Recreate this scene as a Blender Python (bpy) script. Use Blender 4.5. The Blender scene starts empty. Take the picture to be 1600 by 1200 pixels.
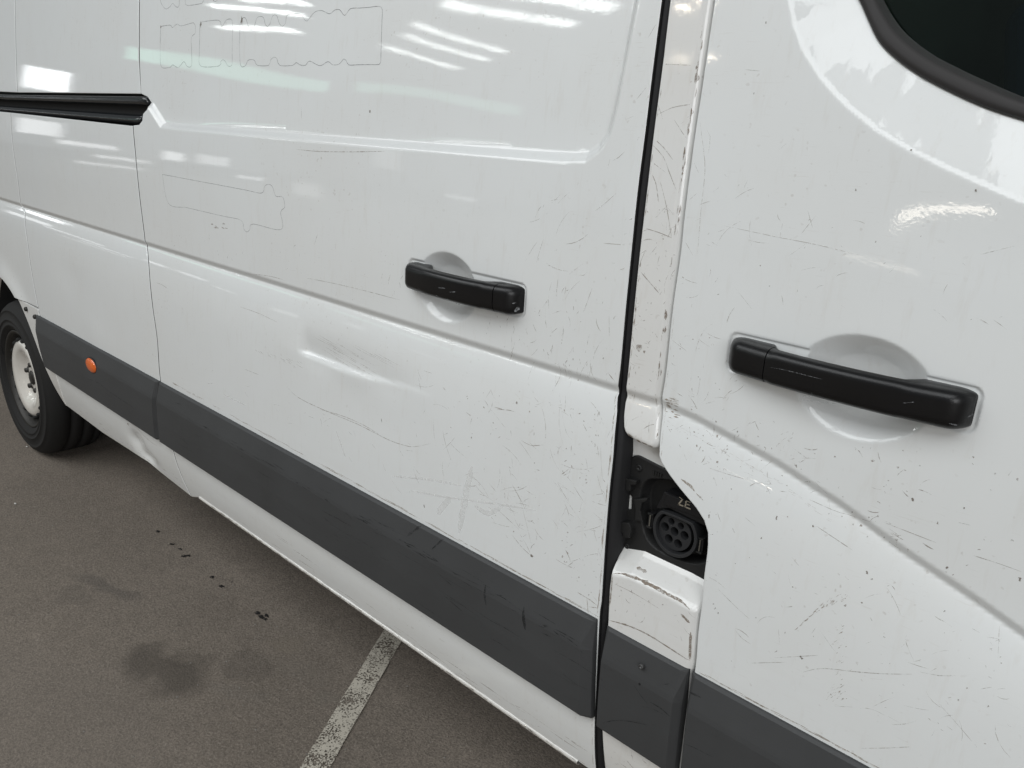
import bpy, bmesh, math, random
import numpy as np
from mathutils import Matrix, Vector
from mathutils.geometry import delaunay_2d_cdt

# ------------------------------------------------------------------ camera, world, lamps, exposure
S = bpy.context.scene
C = S.collection
GZ = -.072                                       # height of the asphalt
CAM_D, CAM_H, FPX = 0.90, 1.30, 1267.0          # metres to the van's side, eye height, focal length in pixels of a 1600 px frame
AX = np.array([0.72642569, 0.24568791, -0.64182799])   # world axes seen from the camera (right, down, forward)
AY = np.array([0.68508967, -0.18497362, 0.70458278])
AZ = np.array([0.05438622, -0.95153676, -0.30268784])
cam = bpy.data.cameras.new('camera'); camo = bpy.data.objects.new('camera', cam); C.objects.link(camo)
cam.sensor_width = 36.0; cam.lens = FPX / 1600 * 36.0; cam.clip_start = 0.02; cam.clip_end = 500
R = Matrix(((AX[0], -AX[1], -AX[2]), (AY[0], -AY[1], -AY[2]), (AZ[0], -AZ[1], -AZ[2])))
camo.matrix_world = Matrix.Translation((0, -CAM_D, CAM_H)) @ R.to_4x4()
S.camera = camo
S.render.resolution_x, S.render.resolution_y = 1024, 768

w = bpy.data.worlds.new('World'); S.world = w; w.use_nodes = True
bg = w.node_tree.nodes['Background']; bg.inputs[0].default_value = (0.94, 0.975, 1.0, 1); bg.inputs[1].default_value = 0.13

def area(name, loc, sx, sy, power, col=(1, 1, 1), aim=None, rz=0.0):
    l = bpy.data.lights.new(name, 'AREA'); l.shape = 'RECTANGLE'; l.size = sx; l.size_y = sy; l.energy = power; l.color = col
    o = bpy.data.objects.new(name, l); C.objects.link(o); o.location = loc
    if aim is None: o.rotation_euler = (0, 0, rz)
    else: o.rotation_euler = (Vector(aim) - Vector(loc)).to_track_quat('-Z', 'Y').to_euler()
    return o
# roof lights of the hall: the rows over the parking aisle that light the van ...
for k, (x, y) in enumerate([(-8.8, -5.8), (-3.6, -5.8), (1.6, -5.8)]):
    area('skylight', (x, y, 6.8), 4.7, 5.6, 250, (0.955, 0.985, 1.0))
# added soft side fill from ahead of the van, no known opening there
area('side_fill', (7.0, -6.5, 3.3), 5.0, 3.6, 265, (0.98, 0.99, 1.0), (-1, 0, .9))
# ... and the far ones that only show as streaks in the paint
for (xa, ya, xb, yb, wd) in [(-15.9, -12.3, -14.1, -15.4, .85), (-13.6, -12.2, -12.1, -14.2, 1.05), (-18.8, -13.7, -18.8, -18.2, .50), (-20.7, -14.9, -20.7, -19.3, .52),
                             (-23.6, -16.3, -23.9, -21.0, .55), (-25.9, -11.6, -23.0, -13.1, .60), (-30.1, -14.3, -25.9, -14.7, .60), (-23.7, -11.3, -21.2, -12.0, .50)]:
    L_ = math.hypot(xb - xa, yb - ya)
    for k in range(3):                            # three panes a strip, a glazing bar between them
        t = (k + .5) / 3
        area('far_skylight', (xa + (xb - xa) * t, ya + (yb - ya) * t, 7.0), L_ / 3 * .93, wd * (1, .9, 1.05)[k], 30 * L_ / 3 * wd, (0.95, 1.0, 0.98), None, math.atan2(yb - ya, xb - xa))
# greenish clerestory band, a bright far window and the small warm hall lamps that mirror in the paint
area('clerestory', (-41.0, -20.5, 7.0), 9.5, .75, 3.0 * 9.5, (0.50, 1.0, 0.78), (-2, 0, 1.3))
area('clerestory', (-32.6, -27.5, 6.8), 9.0, .65, 2.2 * 9.0, (0.50, 1.0, 0.78), (-2, 0, 1.3))
area('far_window', (-37.6, -11.2, 4.0), 1.6, 1.1, 22, (0.95, 0.98, 1.0), (-2.6, 0, 1.3))
for p in ((-10.5, -14.5, 7.0), (-13.5, -19.4, 7.0), (-9.4, -13.6, 6.8), (-11.6, -17.8, 6.6)):
    area('hall_lamp', p, .28, .28, 14, (1.0, 0.86, 0.66))
# low lights farther down the hall: faint streaks along the middle of the doors
for (x, y, z, sx, sy, L_, c_) in ((-23.9, -6.7, 1.35, 1.0, .5, 3, 0), (-23.1, -7.6, .95, 1.4, .14, 3, 0), (-22.7, -8.3, .60, 1.3, .10, 3, 0), (-22.8, -8.0, .30, 1.6, .07, 2.5, 0), (-21.9, -9.3, .95, .5, .3, 4, 0), (-21.3, -10.1, 1.0, .8, .35, 2.5, 0),
                                  (-20.7, -10.9, .5, .7, .12, 3, 0), (-19.7, -12.2, .35, .8, .45, 1.6, 0), (-18.5, -13.5, 1.7, .6, .9, 1.3, 0), (-16.9, -15.1, .8, 1.2, .12, 3, 0), (-5.9, -21.2, 1.86, 1.5, .2, 14, 1), (-6.9, -21.0, 1.05, 1.7, .09, 6, 1)):
    area('low_hall_light', (x, y, z), sx, sy, math.pi * L_ * (.7 if c_ else .5) * sx * sy, (1.0, .92, .80) if c_ else (.97, .99, 1.0), (-.6, 0, 1.0) if c_ else (-1.8, 0, 1.0))

S.view_settings.view_transform = 'Standard'; S.view_settings.look = 'None'
S.view_settings.exposure = 0.25; S.view_settings.gamma = 1.0; S.view_settings.use_curve_mapping = False
S.render.engine = 'CYCLES'
random.seed(7); rng = np.random.default_rng(7)

# ------------------------------------------------------------------ measuring helpers
def ray(px, py):
    r = np.array([px - 800.0, py - 600.0, FPX])
    return np.array([r @ AX, r @ AY, r @ AZ])
def on(px, py, o=0.0):
    """world (x, z) of a photograph point that lies o metres outside the van's side plane y = 0"""
    r = ray(px, py); k = (CAM_D - o) / r[1]
    return (r[0] * k, CAM_H + r[2] * k)
def onS(px, py, O):
    o = 0.0; O = FLD.get(O, O)
    for _ in range(8):
        x, z = on(px, py, o); o = float(O(np.array([x]), np.array([z]))[0])
    return (x, z)
def ground_at(px, py):
    r = ray(px, py); k = (GZ - CAM_H) / r[2]
    return (r[0] * k, r[1] * k - CAM_D)
def crop(x0, y0, s, pts): return [(x0 + a / s, y0 + b / s) for a, b in pts]

def sst(a, b, x):
    t = np.clip((x - a) / (b - a), 0, 1); return t * t * (3 - 2 * t)
def pdist(x, z, poly, closed=True):
    """distance to polyline"""
    P = np.asarray(poly, float); Q = np.roll(P, -1, 0) if closed else P[1:]
    if not closed: P = P[:-1]
    best = np.full(x.shape, 1e9)
    for a, b in zip(P, Q):
        d = b - a; L = d @ d + 1e-18
        t = np.clip(((x - a[0]) * d[0] + (z - a[1]) * d[1]) / L, 0, 1)
        best = np.minimum(best, (x - a[0] - t * d[0]) ** 2 + (z - a[1] - t * d[1]) ** 2)
    return np.sqrt(best)
def inpoly(x, z, poly):
    P = np.asarray(poly, float); Q = np.roll(P, -1, 0)
    ins = np.zeros(x.shape, bool)
    for (x1, z1), (x2, z2) in zip(P, Q):
        if z1 == z2: continue
        c = ((z1 > z) != (z2 > z)) & (x < (x2 - x1) * (z - z1) / (z2 - z1) + x1)
        ins ^= c
    return ins
def sdf(x, z, poly):
    d = pdist(x, z, poly); return np.where(inpoly(x, z, poly), -d, d)
def catmull(pts, step=0.006, closed=False):
    P = [np.array(p, float) for p in pts]; n = len(P); out = []
    for i in range(n if closed else n - 1):
        if closed: a, b, c, d = P[i - 1], P[i], P[(i + 1) % n], P[(i + 2) % n]
        else: a, b, c, d = P[max(i - 1, 0)], P[i], P[i + 1], P[min(i + 2, n - 1)]
        m = max(1, int(np.linalg.norm(c - b) / step))
        for k in range(m):
            t = k / m
            out.append(0.5 * (2 * b + (c - a) * t + (2 * a - 5 * b + 4 * c - d) * t * t + (3 * b - a - 3 * c + d) * t ** 3))
    if not closed: out.append(P[-1])
    return [tuple(p) for p in out]
def resample(poly, step=0.008):
    out = []
    n = len(poly)
    for i in range(n):
        a = np.array(poly[i]); b = np.array(poly[(i + 1) % n]); L = np.linalg.norm(b - a)
        if L < 1e-5: continue
        m = max(1, int(math.ceil(L / step)))
        for k in range(m): out.append(tuple(a + (b - a) * k / m))
    return out
def ccw(poly):
    P = np.asarray(poly); a = np.sum(P[:, 0] * np.roll(P[:, 1], -1) - np.roll(P[:, 0], -1) * P[:, 1])
    return poly if a > 0 else poly[::-1]
def round_poly(poly, r, n=5):
    """rounds the corners of a polygon"""
    out = []; N = len(poly)
    for i in range(N):
        p = np.array(poly[i]); a = np.array(poly[i - 1]) - p; b = np.array(poly[(i + 1) % N]) - p
        la, lb = np.linalg.norm(a), np.linalg.norm(b); q = min(r, la * .45, lb * .45)
        A = p + a / la * q; B = p + b / lb * q
        for k in range(n + 1):
            t = k / n; out.append(tuple((1 - t) ** 2 * A + 2 * t * (1 - t) * p + t * t * B))
    return out

# ------------------------------------------------------------------ materials
def new_mat(name):
    m = bpy.data.materials.new(name); m.use_nodes = True
    nt = m.node_tree; b = nt.nodes['Principled BSDF']
    return m, nt, b
def node(nt, t, **kw):
    n = nt.nodes.new(t)
    for k, v in kw.items():
        if k in n.inputs: n.inputs[k].default_value = v
        else: setattr(n, k, v)
    return n
def coords(nt, scale=(1, 1, 1), rot=(0, 0, 0)):
    g = nt.nodes.new('ShaderNodeNewGeometry'); mp = nt.nodes.new('ShaderNodeMapping')
    mp.inputs['Scale'].default_value = scale; mp.inputs['Rotation'].default_value = rot
    nt.links.new(g.outputs['Position'], mp.inputs['Vector']); return mp.outputs[0]
def noise(nt, vec, scale, detail=4, rough=.6):
    n = node(nt, 'ShaderNodeTexNoise'); n.inputs['Scale'].default_value = scale; n.inputs['Detail'].default_value = detail; n.inputs['Roughness'].default_value = rough
    nt.links.new(vec, n.inputs['Vector']); return n.outputs['Fac']
def ramp(nt, fac, stops):
    r = nt.nodes.new('ShaderNodeValToRGB'); el = r.color_ramp.elements
    while len(el) < len(stops): el.new(.5)
    for e, (p, c) in zip(el, stops):
        e.position = p; e.color = (*c, 1) if len(c) == 3 else c
    nt.links.new(fac, r.inputs[0]); return r.outputs[0]
def mix(nt, fac, a, b):
    m = nt.nodes.new('ShaderNodeMix'); m.data_type = 'RGBA'
    for s, v in ((0, fac), (6, a), (7, b)):
        if hasattr(v, 'links'): nt.links.new(v, m.inputs[s])
        else: m.inputs[s].default_value = v if s == 0 else (*v, 1)
    return m.outputs[2]
def math_(nt, op, a, b=0.0):
    m = nt.nodes.new('ShaderNodeMath'); m.operation = op
    for i, v in enumerate((a, b)):
        if hasattr(v, 'links'): nt.links.new(v, m.inputs[i])
        else: m.inputs[i].default_value = v
    return m.outputs[0]
def bump(nt, h, strength, dist, target):
    b = nt.nodes.new('ShaderNodeBump'); b.inputs['Strength'].default_value = strength; b.inputs['Distance'].default_value = dist
    nt.links.new(h, b.inputs['Height']); nt.links.new(b.outputs[0], target)
G3 = lambda v: (v, v, v)

def paint(name, base, dirt=0.5):
    m, nt, b = new_mat(name)
    g = coords(nt); st = coords(nt, (9, 9, 1.6)); hz = coords(nt, (1.2, 9, 14))
    # dusty film, streaks that ran down, and fine rubbed specks
    film = ramp(nt, noise(nt, g, 2.6, 3), [(.42, G3(0)), (.72, G3(1))])
    streak = ramp(nt, noise(nt, st, 9, 3, .7), [(.56, G3(0)), (.78, G3(1))])
    rub = ramp(nt, noise(nt, hz, 26, 2, .7), [(.64, G3(0)), (.76, G3(1))])
    speck = ramp(nt, noise(nt, g, 120, 1, .6), [(.70, G3(0)), (.76, G3(1))])
    c = mix(nt, math_(nt, 'MULTIPLY', film, .16 * dirt), base, (.56, .53, .48))
    c = mix(nt, math_(nt, 'MULTIPLY', streak, .16 * dirt), c, (.50, .45, .38))
    c = mix(nt, math_(nt, 'MULTIPLY', math_(nt, 'MULTIPLY', rub, film), .30 * dirt), c, (.42, .37, .31))
    c = mix(nt, math_(nt, 'MULTIPLY', math_(nt, 'MULTIPLY', speck, film), .45 * dirt), c, (.30, .25, .20))
    sx_ = nt.nodes.new('ShaderNodeSeparateXYZ'); nt.links.new(g, sx_.inputs[0])
    road = ramp(nt, math_(nt, 'ADD', sx_.outputs[2], math_(nt, 'MULTIPLY', noise(nt, hz, 3, 3), .35)), [(.42, G3(1)), (.80, G3(0))])
    c = mix(nt, math_(nt, 'MULTIPLY', road, .26 * min(dirt, 1.4)), c, (.50, .455, .39))
    nt.links.new(c, b.inputs['Base Color'])
    nt.links.new(math_(nt, 'ADD', .34, math_(nt, 'MULTIPLY', film, .15)), b.inputs['Roughness'])
    b.inputs['Specular IOR Level'].default_value = .3
    b.inputs['Coat Weight'].default_value = .9; b.inputs['Coat IOR'].default_value = 1.5
    nt.links.new(math_(nt, 'ADD', .02, math_(nt, 'MULTIPLY', film, .05 * dirt)), b.inputs['Coat Roughness'])
    h = math_(nt, 'ADD', math_(nt, 'MULTIPLY', noise(nt, g, 230, 1), .26), noise(nt, g, 14, 1))
    bump(nt, h, .055, .0012, b.inputs['Coat Normal'])
    return m
M_PAINT = paint('white_van_paint', (.748, .765, .762), .9)
M_PAINTD = paint('grubby_white_paint', (.735, .735, .72), 1.5)

def plastic(name, c, rough, scuff=.0, grain=900):
    m, nt, b = new_mat(name); g = coords(nt); hz = coords(nt, (1.5, 12, 22))
    f = ramp(nt, noise(nt, g, 5, 6, .65), [(.35, G3(0)), (.75, G3(1))])
    s = ramp(nt, noise(nt, hz, 16, 5, .7), [(.60, G3(0)), (.74, G3(1))])
    col = mix(nt, math_(nt, 'MULTIPLY', f, .5), c, tuple(v * 1.25 + .004 for v in c))
    col = mix(nt, math_(nt, 'MULTIPLY', s, scuff), col, tuple(v * .55 for v in c))
    nt.links.new(col, b.inputs['Base Color'])
    nt.links.new(math_(nt, 'ADD', rough, math_(nt, 'MULTIPLY', f, .12)), b.inputs['Roughness'])
    b.inputs['Specular IOR Level'].default_value = .36
    bump(nt, noise(nt, g, grain, 2), .25, .0004, b.inputs['Normal'])
    return m
M_STRIP = plastic('grey_moulding_plastic', (.044, .045, .046), .52, .45)
M_HANDLE = plastic('black_handle_plastic', (.0045, .0045, .005), .27, .2, 600)
M_PORT = plastic('charge_port_plastic', (.012, .012, .012), .5, .2)
M_PORTD = plastic('charge_port_dark_plastic', (.008, .008, .009), .4, .2)
M_RING = plastic('socket_ring_plastic', (.020, .0205, .022), .45, .1)
M_RUBBER = plastic('black_rubber', (.010, .010, .011), .6, .2)
M_SEAL = plastic('window_seal_rubber', (.028, .026, .026), .55, .15)
M_TYRE = plastic('tyre_rubber', (.011, .0105, .010), .75, .3, 300)
M_GAP = plastic('door_jamb_dark', (.030, .032, .034), .6, .2)
M_UNDER = plastic('underbody_black', (.012, .012, .012), .8, .1)
M_SEAT = plastic('navy_seat_fabric', (.014, .02, .05), .9, .1)
M_CABIN = plastic('cab_trim', (.16, .15, .135), .7, .1)
def simple(name, c, rough=.5, metal=0.0, spec=.5):
    m, nt, b = new_mat(name); g = coords(nt)
    f = noise(nt, g, 60, 4)
    nt.links.new(mix(nt, f, tuple(v * .8 for v in c), tuple(min(1, v * 1.2) for v in c)), b.inputs['Base Color'])
    b.inputs['Roughness'].default_value = rough; b.inputs['Metallic'].default_value = metal; b.inputs['Specular IOR Level'].default_value = spec
    return m
M_RAIL = simple('glossy_black_track', (.010, .012, .014), .18)
M_SCREW = simple('screw_steel', (.10, .10, .10), .45, .7)
M_BOLT = simple('wheel_bolt_dark', (.035, .033, .03), .5, .5)
M_PIN = simple('brass_pin', (.55, .45, .28), .3, 1)
M_LATCH = simple('latch_wire', (.28, .27, .24), .35, .8)
M_LETTER = simple('pale_gold_letter', (.24, .21, .165), .6)
def faded(name, c, lo, hi, scale=150, rough=.7):
    m = simple(name, c, rough, 0, .1); nt = m.node_tree; b = nt.nodes['Principled BSDF']
    nt.links.new(ramp(nt, noise(nt, coords(nt), scale, 3, .7), [(.38, G3(lo)), (.62, G3(hi))]), b.inputs['Alpha'])
    return m
M_SCR = faded('scratch_grime', (.34, .30, .265), .12, .85)
M_SCRL = faded('light_scratch', (.50, .475, .44), .05, .75)
M_CHIP = faded('paint_chip', (.22, .19, .165), .4, .95)
M_BROWN = faded('primer_scuff', (.33, .275, .22), .15, .9, 220)
M_GRIME = faded('ground_in_grime', (.25, .205, .165), .25, .95, 200)
M_GHOST = faded('decal_edge', (.16, .165, .17), .35, .9, 60)
M_TAPE = faded('clean_tape_ghost', (.80, .80, .79), .15, .55, 40, .4)
M_MARK = faded('white_rub', (.30, .31, .32), .05, .8, 300)
M_SCUFFB = faded('black_scuff', (.022, .022, .022), .05, .55, 120)
M_RIM = paint('white_steel_wheel', (.74, .72, .68), 1.6)
def orange():
    m, nt, b = new_mat('orange_marker_lens'); g = coords(nt)
    nt.links.new(mix(nt, noise(nt, g, 80), (.62, .10, .012), (.80, .17, .02)), b.inputs['Base Color'])
    b.inputs['Roughness'].default_value = .22; b.inputs['Coat Weight'].default_value = .6
    b.inputs['Subsurface Weight'].default_value = .2; b.inputs['Subsurface Radius'].default_value = (.01, .004, .001)
    return m
M_ORANGE = orange()
def glass():
    m, nt, b = new_mat('tinted_window_glass'); nt.nodes.remove(b); out = nt.nodes['Material Output']
    t = node(nt, 'ShaderNodeBsdfTransparent'); t.inputs[0].default_value = (.62, .72, .68, 1)
    gl = node(nt, 'ShaderNodeBsdfGlossy'); gl.inputs['Roughness'].default_value = .01; gl.inputs[0].default_value = (.8, .9, .88, 1)
    fr = node(nt, 'ShaderNodeFresnel'); fr.inputs[0].default_value = 1.5
    mx = node(nt, 'ShaderNodeMixShader')
    nt.links.new(fr.outputs[0], mx.inputs[0]); nt.links.new(t.outputs[0], mx.inputs[1]); nt.links.new(gl.outputs[0], mx.inputs[2])
    nt.links.new(mx.outputs[0], out.inputs[0]); return m
M_GLASS = glass()

def asphalt():
    m, nt, b = new_mat('asphalt'); g = coords(nt)
    big = noise(nt, g, 1.1, 5); fine = noise(nt, g, 185, 4, .75); mid = noise(nt, g, 22, 5, .65)
    vo = node(nt, 'ShaderNodeTexVoronoi'); vo.inputs['Scale'].default_value = 190; nt.links.new(g, vo.inputs['Vector'])
    c = ramp(nt, big, [(.3, (.200, .169, .138)), (.7, (.262, .222, .183))])
    c = mix(nt, ramp(nt, mid, [(.35, G3(0)), (.7, G3(.55))]), c, (.174, .148, .122))
    c = mix(nt, ramp(nt, fine, [(.36, G3(.65)), (.55, G3(0))]), c, (.085, .074, .064))
    c = mix(nt, ramp(nt, fine, [(.57, G3(0)), (.72, G3(.75))]), c, (.34, .305, .27))
    stone = ramp(nt, vo.outputs['Color'], [(.90, G3(0)), (.96, G3(.55))])
    c = mix(nt, math_(nt, 'MULTIPLY', stone, ramp(nt, vo.outputs['Distance'], [(.2, G3(1)), (.4, G3(0))])), c, (.30, .27, .23))
    # damp and oily stains, each with its own outline
    warp = node(nt, 'ShaderNodeTexNoise'); warp.inputs['Scale'].default_value = 9; warp.inputs['Detail'].default_value = 5
    nt.links.new(g, warp.inputs['Vector'])
    wv = node(nt, 'ShaderNodeVectorMath', operation='SUBTRACT'); nt.links.new(warp.outputs['Color'], wv.inputs[0]); wv.inputs[1].default_value = (.5, .5, .5)
    ws = node(nt, 'ShaderNodeVectorMath', operation='SCALE'); nt.links.new(wv.outputs[0], ws.inputs[0]); ws.inputs['Scale'].default_value = .16
    wa = node(nt, 'ShaderNodeVectorMath', operation='ADD'); nt.links.new(g, wa.inputs[0]); nt.links.new(ws.outputs[0], wa.inputs[1])
    wet = None
    for (px, py, rx, ry, rot, k, col) in STAINS:
        x, y = ground_at(px, py)
        mp = node(nt, 'ShaderNodeMapping', vector_type='TEXTURE'); mp.inputs['Location'].default_value = (x, y, 0)
        mp.inputs['Rotation'].default_value = (0, 0, rot); mp.inputs['Scale'].default_value = (rx, ry, 1)
        nt.links.new(wa.outputs[0], mp.inputs['Vector'])
        ln = node(nt, 'ShaderNodeVectorMath', operation='LENGTH'); nt.links.new(mp.outputs[0], ln.inputs[0])
        f = ramp(nt, ln.outputs['Value'], [(.55, G3(k)), (1.0, G3(0))])
        c = mix(nt, f, c, col)
    nt.links.new(c, b.inputs['Base Color']); b.inputs['Roughness'].default_value = .85; b.inputs['Specular IOR Level'].default_value = .25
    bump(nt, math_(nt, 'ADD', fine, math_(nt, 'MULTIPLY', mid, .6)), .9, .004, b.inputs['Normal'])
    return m
STAINS = [(255, 1048, .150, .085, .25, .65, (.078, .067, .056)), (300, 1030, .06, .05, .2, .35, (.07, .06, .05)),
          (385, 1035, .085, .055, .3, .28, (.08, .07, .06)), (165, 917, .15, .035, .35, .40, (.08, .073, .067)),
          (120, 930, .08, .03, .3, .25, (.09, .08, .07)), (455, 1002, .055, .04, .4, .5, (.20, .17, .135)),
          (470, 1050, .11, .06, .3, .22, (.18, .16, .135)), (360, 1080, .09, .04, .3, .2, (.17, .155, .135)),
          (515, 1090, .05, .03, .3, .28, (.20, .18, .15)), (60, 1120, .5, .25, .3, .25, (.19, .165, .142))]
M_ASPHALT = asphalt()
def line_paint():
    m, nt, b = new_mat('worn_line_paint'); g = coords(nt)
    n = math_(nt, 'ADD', math_(nt, 'MULTIPLY', noise(nt, g, 210, 3, .7), .65), math_(nt, 'MULTIPLY', noise(nt, g, 18, 4), .35))
    nt.links.new(mix(nt, noise(nt, g, 40), (.42, .385, .32), (.58, .54, .46)), b.inputs['Base Color']); b.inputs['Roughness'].default_value = .85
    nt.links.new(ramp(nt, n, [(.455, G3(0)), (.50, G3(1))]), b.inputs['Alpha'])
    return m
M_LINE = line_paint()

# ------------------------------------------------------------------ mesh helpers
def link(name, me, mat, parent=None, smooth=False):
    o = bpy.data.objects.new(name, me); C.objects.link(o)
    if mat: me.materials.append(mat)
    if smooth:
        for p in me.polygons: p.use_smooth = True
    if parent: o.parent = parent
    return o
def mesh(name, verts, faces, mat, parent=None, smooth=False, normals=None):
    me = bpy.data.meshes.new(name); me.from_pydata([tuple(map(float, v)) for v in verts], [], faces); me.update()
    o = link(name, me, mat, parent, smooth)
    if normals is not None: me.normals_split_custom_set_from_vertices([tuple(n) for n in normals])
    return o
def box_data(x0, x1, y0, y1, z0, z1, V, F):
    n = len(V)
    V += [(x0, y0, z0), (x1, y0, z0), (x1, y1, z0), (x0, y1, z0), (x0, y0, z1), (x1, y0, z1), (x1, y1, z1), (x0, y1, z1)]
    F += [(n, n + 3, n + 2, n + 1), (n + 4, n + 5, n + 6, n + 7), (n, n + 1, n + 5, n + 4), (n + 1, n + 2, n + 6, n + 5), (n + 2, n + 3, n + 7, n + 6), (n + 3, n, n + 4, n + 7)]
def bevel(o, wdt, seg=2):
    md = o.modifiers.new('bevel', 'BEVEL'); md.width = wdt; md.segments = seg; md.limit_method = 'ANGLE'; md.angle_limit = .6
    return o
def bm_obj(name, bm, mat, parent=None, smooth=False):
    bmesh.ops.recalc_face_normals(bm, faces=bm.faces[:])
    me = bpy.data.meshes.new(name); bm.to_mesh(me); bm.free()
    return link(name, me, mat, parent, smooth)
def box(name, x0, x1, y0, y1, z0, z1, mat, parent=None, bev=0):
    V, F = [], []; box_data(x0, x1, y0, y1, z0, z1, V, F)
    o = mesh(name, V, F, mat, parent)
    if bev: bevel(o, bev)
    return o
def prism(name, poly, o_out, o_in, mat, parent=None, bev=0, smooth=False):
    """polygon in the side plane (x, z), from o_in to o_out metres outside it"""
    P = ccw(list(poly)); n = len(P); V = [(x, -o_out, z) for x, z in P] + [(x, -o_in, z) for x, z in P]
    F = [tuple(range(n)), tuple(range(2 * n - 1, n - 1, -1))] + [(i, i + n, (i + 1) % n + n, (i + 1) % n) for i in range(n)]
    o = mesh(name, V, F, mat, parent)
    if bev: bevel(o, bev)
    return o
def lathe(name, prof, cx, cy, cz, mat, parent=None, n=64):
    """profile of (radius, depth along +y) turned about the axle"""
    V, F = [], []
    for r, y in prof:
        for k in range(n):
            a = 2 * math.pi * k / n; V.append((cx + r * math.cos(a), cy + y, cz + r * math.sin(a)))
    for i in range(len(prof) - 1):
        for k in range(n):
            a = i * n + k; b = i * n + (k + 1) % n; F.append((a, b, b + n, a + n))
    o = mesh(name, V, F, mat, parent, True)
    return o

def panel(name, outline, O, mat, parent, holes=(), grid=.016, refine=(), flange=.022, edge=.0016, flange_mat=None):
    """a pressed steel sheet: outline in (x, z), pressed to O(x, z) metres outside the side plane, edges turned in"""
    loops = [ccw(resample(outline, .008))] + [ccw(resample(h, .008))[::-1] for h in holes]
    pts, drop, tilt, edges = [], [], [], []
    rim = []
    for lp in loops:
        P = np.array(lp); n = len(P)
        T = np.roll(P, -1, 0) - np.roll(P, 1, 0); T /= np.linalg.norm(T, axis=1)[:, None] + 1e-12
        Nn = np.stack([-T[:, 1], T[:, 0]], 1)        # points into the sheet
        base = len(pts); rim.append((base, n, -Nn))
        for q, dr, tl in ((0, edge, 1.0), (.0007, edge * .35, .5), (.0024, 0, 0)):
            Q = P + Nn * q
            for j in range(n): pts.append(tuple(Q[j])); drop.append(dr); tilt.append((-Nn[j][0] * tl, -Nn[j][1] * tl))
            if q == 0: edges += [(base + j, base + (j + 1) % n) for j in range(n)]
    allP = np.array(loops[0]); lo, hi = allP.min(0), allP.max(0)
    def addgrid(step, mask=None):
        gx, gz = np.meshgrid(np.arange(lo[0], hi[0], step), np.arange(lo[1], hi[1], step))
        gx = gx + (np.arange(gx.shape[0]) % 2)[:, None] * step * .5
        gx, gz = gx.ravel(), gz.ravel()
        if mask is not None:
            k = mask(gx, gz); gx, gz = gx[k], gz[k]
        k = inpoly(gx, gz, loops[0])
        for h in loops[1:]: k &= ~inpoly(gx, gz, h)
        gx, gz = gx[k], gz[k]
        dd = np.full(gx.shape, 1e9)
        for lp in loops: dd = np.minimum(dd, pdist(gx, gz, lp[::2]))
        k = dd > .005
        for a, b in zip(gx[k], gz[k]): pts.append((a, b)); drop.append(0); tilt.append((0, 0))
    addgrid(grid)
    for mask, step in refine: addgrid(step, mask)
    res = delaunay_2d_cdt([Vector(p) for p in pts], edges, [], 0, 1e-5)
    v2, f2, orig = res[0], res[2], res[3]
    X = np.array([v.x for v in v2]); Z = np.array([v.y for v in v2])
    dr = np.zeros(len(v2)); tl = np.zeros((len(v2), 2)); back = {}
    for i, oo in enumerate(orig):
        if oo: dr[i] = drop[oo[0]]; tl[i] = tilt[oo[0]]
        for a in oo: back[a] = i
    F = np.array([tuple(f) for f in f2 if len(f) == 3])
    cx = X[F].mean(1); cz = Z[F].mean(1)
    k = inpoly(cx, cz, loops[0])
    for h in loops[1:]: k &= ~inpoly(cx, cz, h)
    F = F[k]
    area2 = (X[F[:, 1]] - X[F[:, 0]]) * (Z[F[:, 2]] - Z[F[:, 0]]) - (X[F[:, 2]] - X[F[:, 0]]) * (Z[F[:, 1]] - Z[F[:, 0]])
    F[area2 < 0] = F[area2 < 0][:, ::-1]
    o = O(X, Z) - dr; e = .0006
    gx = (O(X + e, Z) - O(X - e, Z)) / (2 * e); gz = (O(X, Z + e) - O(X, Z - e)) / (2 * e)
    N = np.stack([-gx + tl[:, 0], -np.ones_like(gx), -gz + tl[:, 1]], 1); N /= np.linalg.norm(N, axis=1)[:, None]
    V = [(X[i], -o[i], Z[i]) for i in range(len(X))]; NN = [tuple(q) for q in N]
    faces = [tuple(int(a) for a in f) for f in F]
    for (base, n, out) in rim:                     # turned-in flange
        s = len(V)
        for j in range(n):
            i = back.get(base + j, 0); nv = (out[j][0], -.15, out[j][1])
            V.append(V[i]); NN.append(nv); V.append((V[i][0], V[i][1] + flange, V[i][2])); NN.append((out[j][0], 0, out[j][1]))
        for j in range(n):
            a = s + 2 * j; b = s + 2 * ((j + 1) % n); faces.append((a, a + 1, b + 1, b))
    ob_ = mesh(name, V, faces, mat, parent, True, NN)
    if flange_mat:
        ob_.data.materials.append(flange_mat)
        for p in ob_.data.polygons:
            if p.index >= len(F): p.material_index = 1
    return ob_

# ------------------------------------------------------------------ the van's side as a pressed surface
ZC0 = .944
CREASE_X = np.array([-6, -.56, -.50, -.385, -.30, -.22, -.14, -.084, .1, .5])
CREASE_Z = np.array([ZC0, ZC0, .937, .913, .888, .858, .833, .813, .75, .62])
def zc(x): return np.interp(x, CREASE_X, CREASE_Z)
def O_base(x, z):
    t = z - zc(x)
    up = -.0165 - .006 * (1 - sst(0, .015, t))
    low = -.0225 * np.exp(np.minimum(t, 0) / .058)
    k = sst(-.003, .003, t)
    o = low * (1 - k) + up * k
    o = o - np.where(z > 1.05, .115 * np.maximum(z - 1.05, 0) ** 1.7, 0)
    s = np.maximum(.425 - z, 0)
    o = o - .85 * s ** 2
    return o
near_crease = lambda w: (lambda x, z: np.abs(z - zc(x)) < w)

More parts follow.
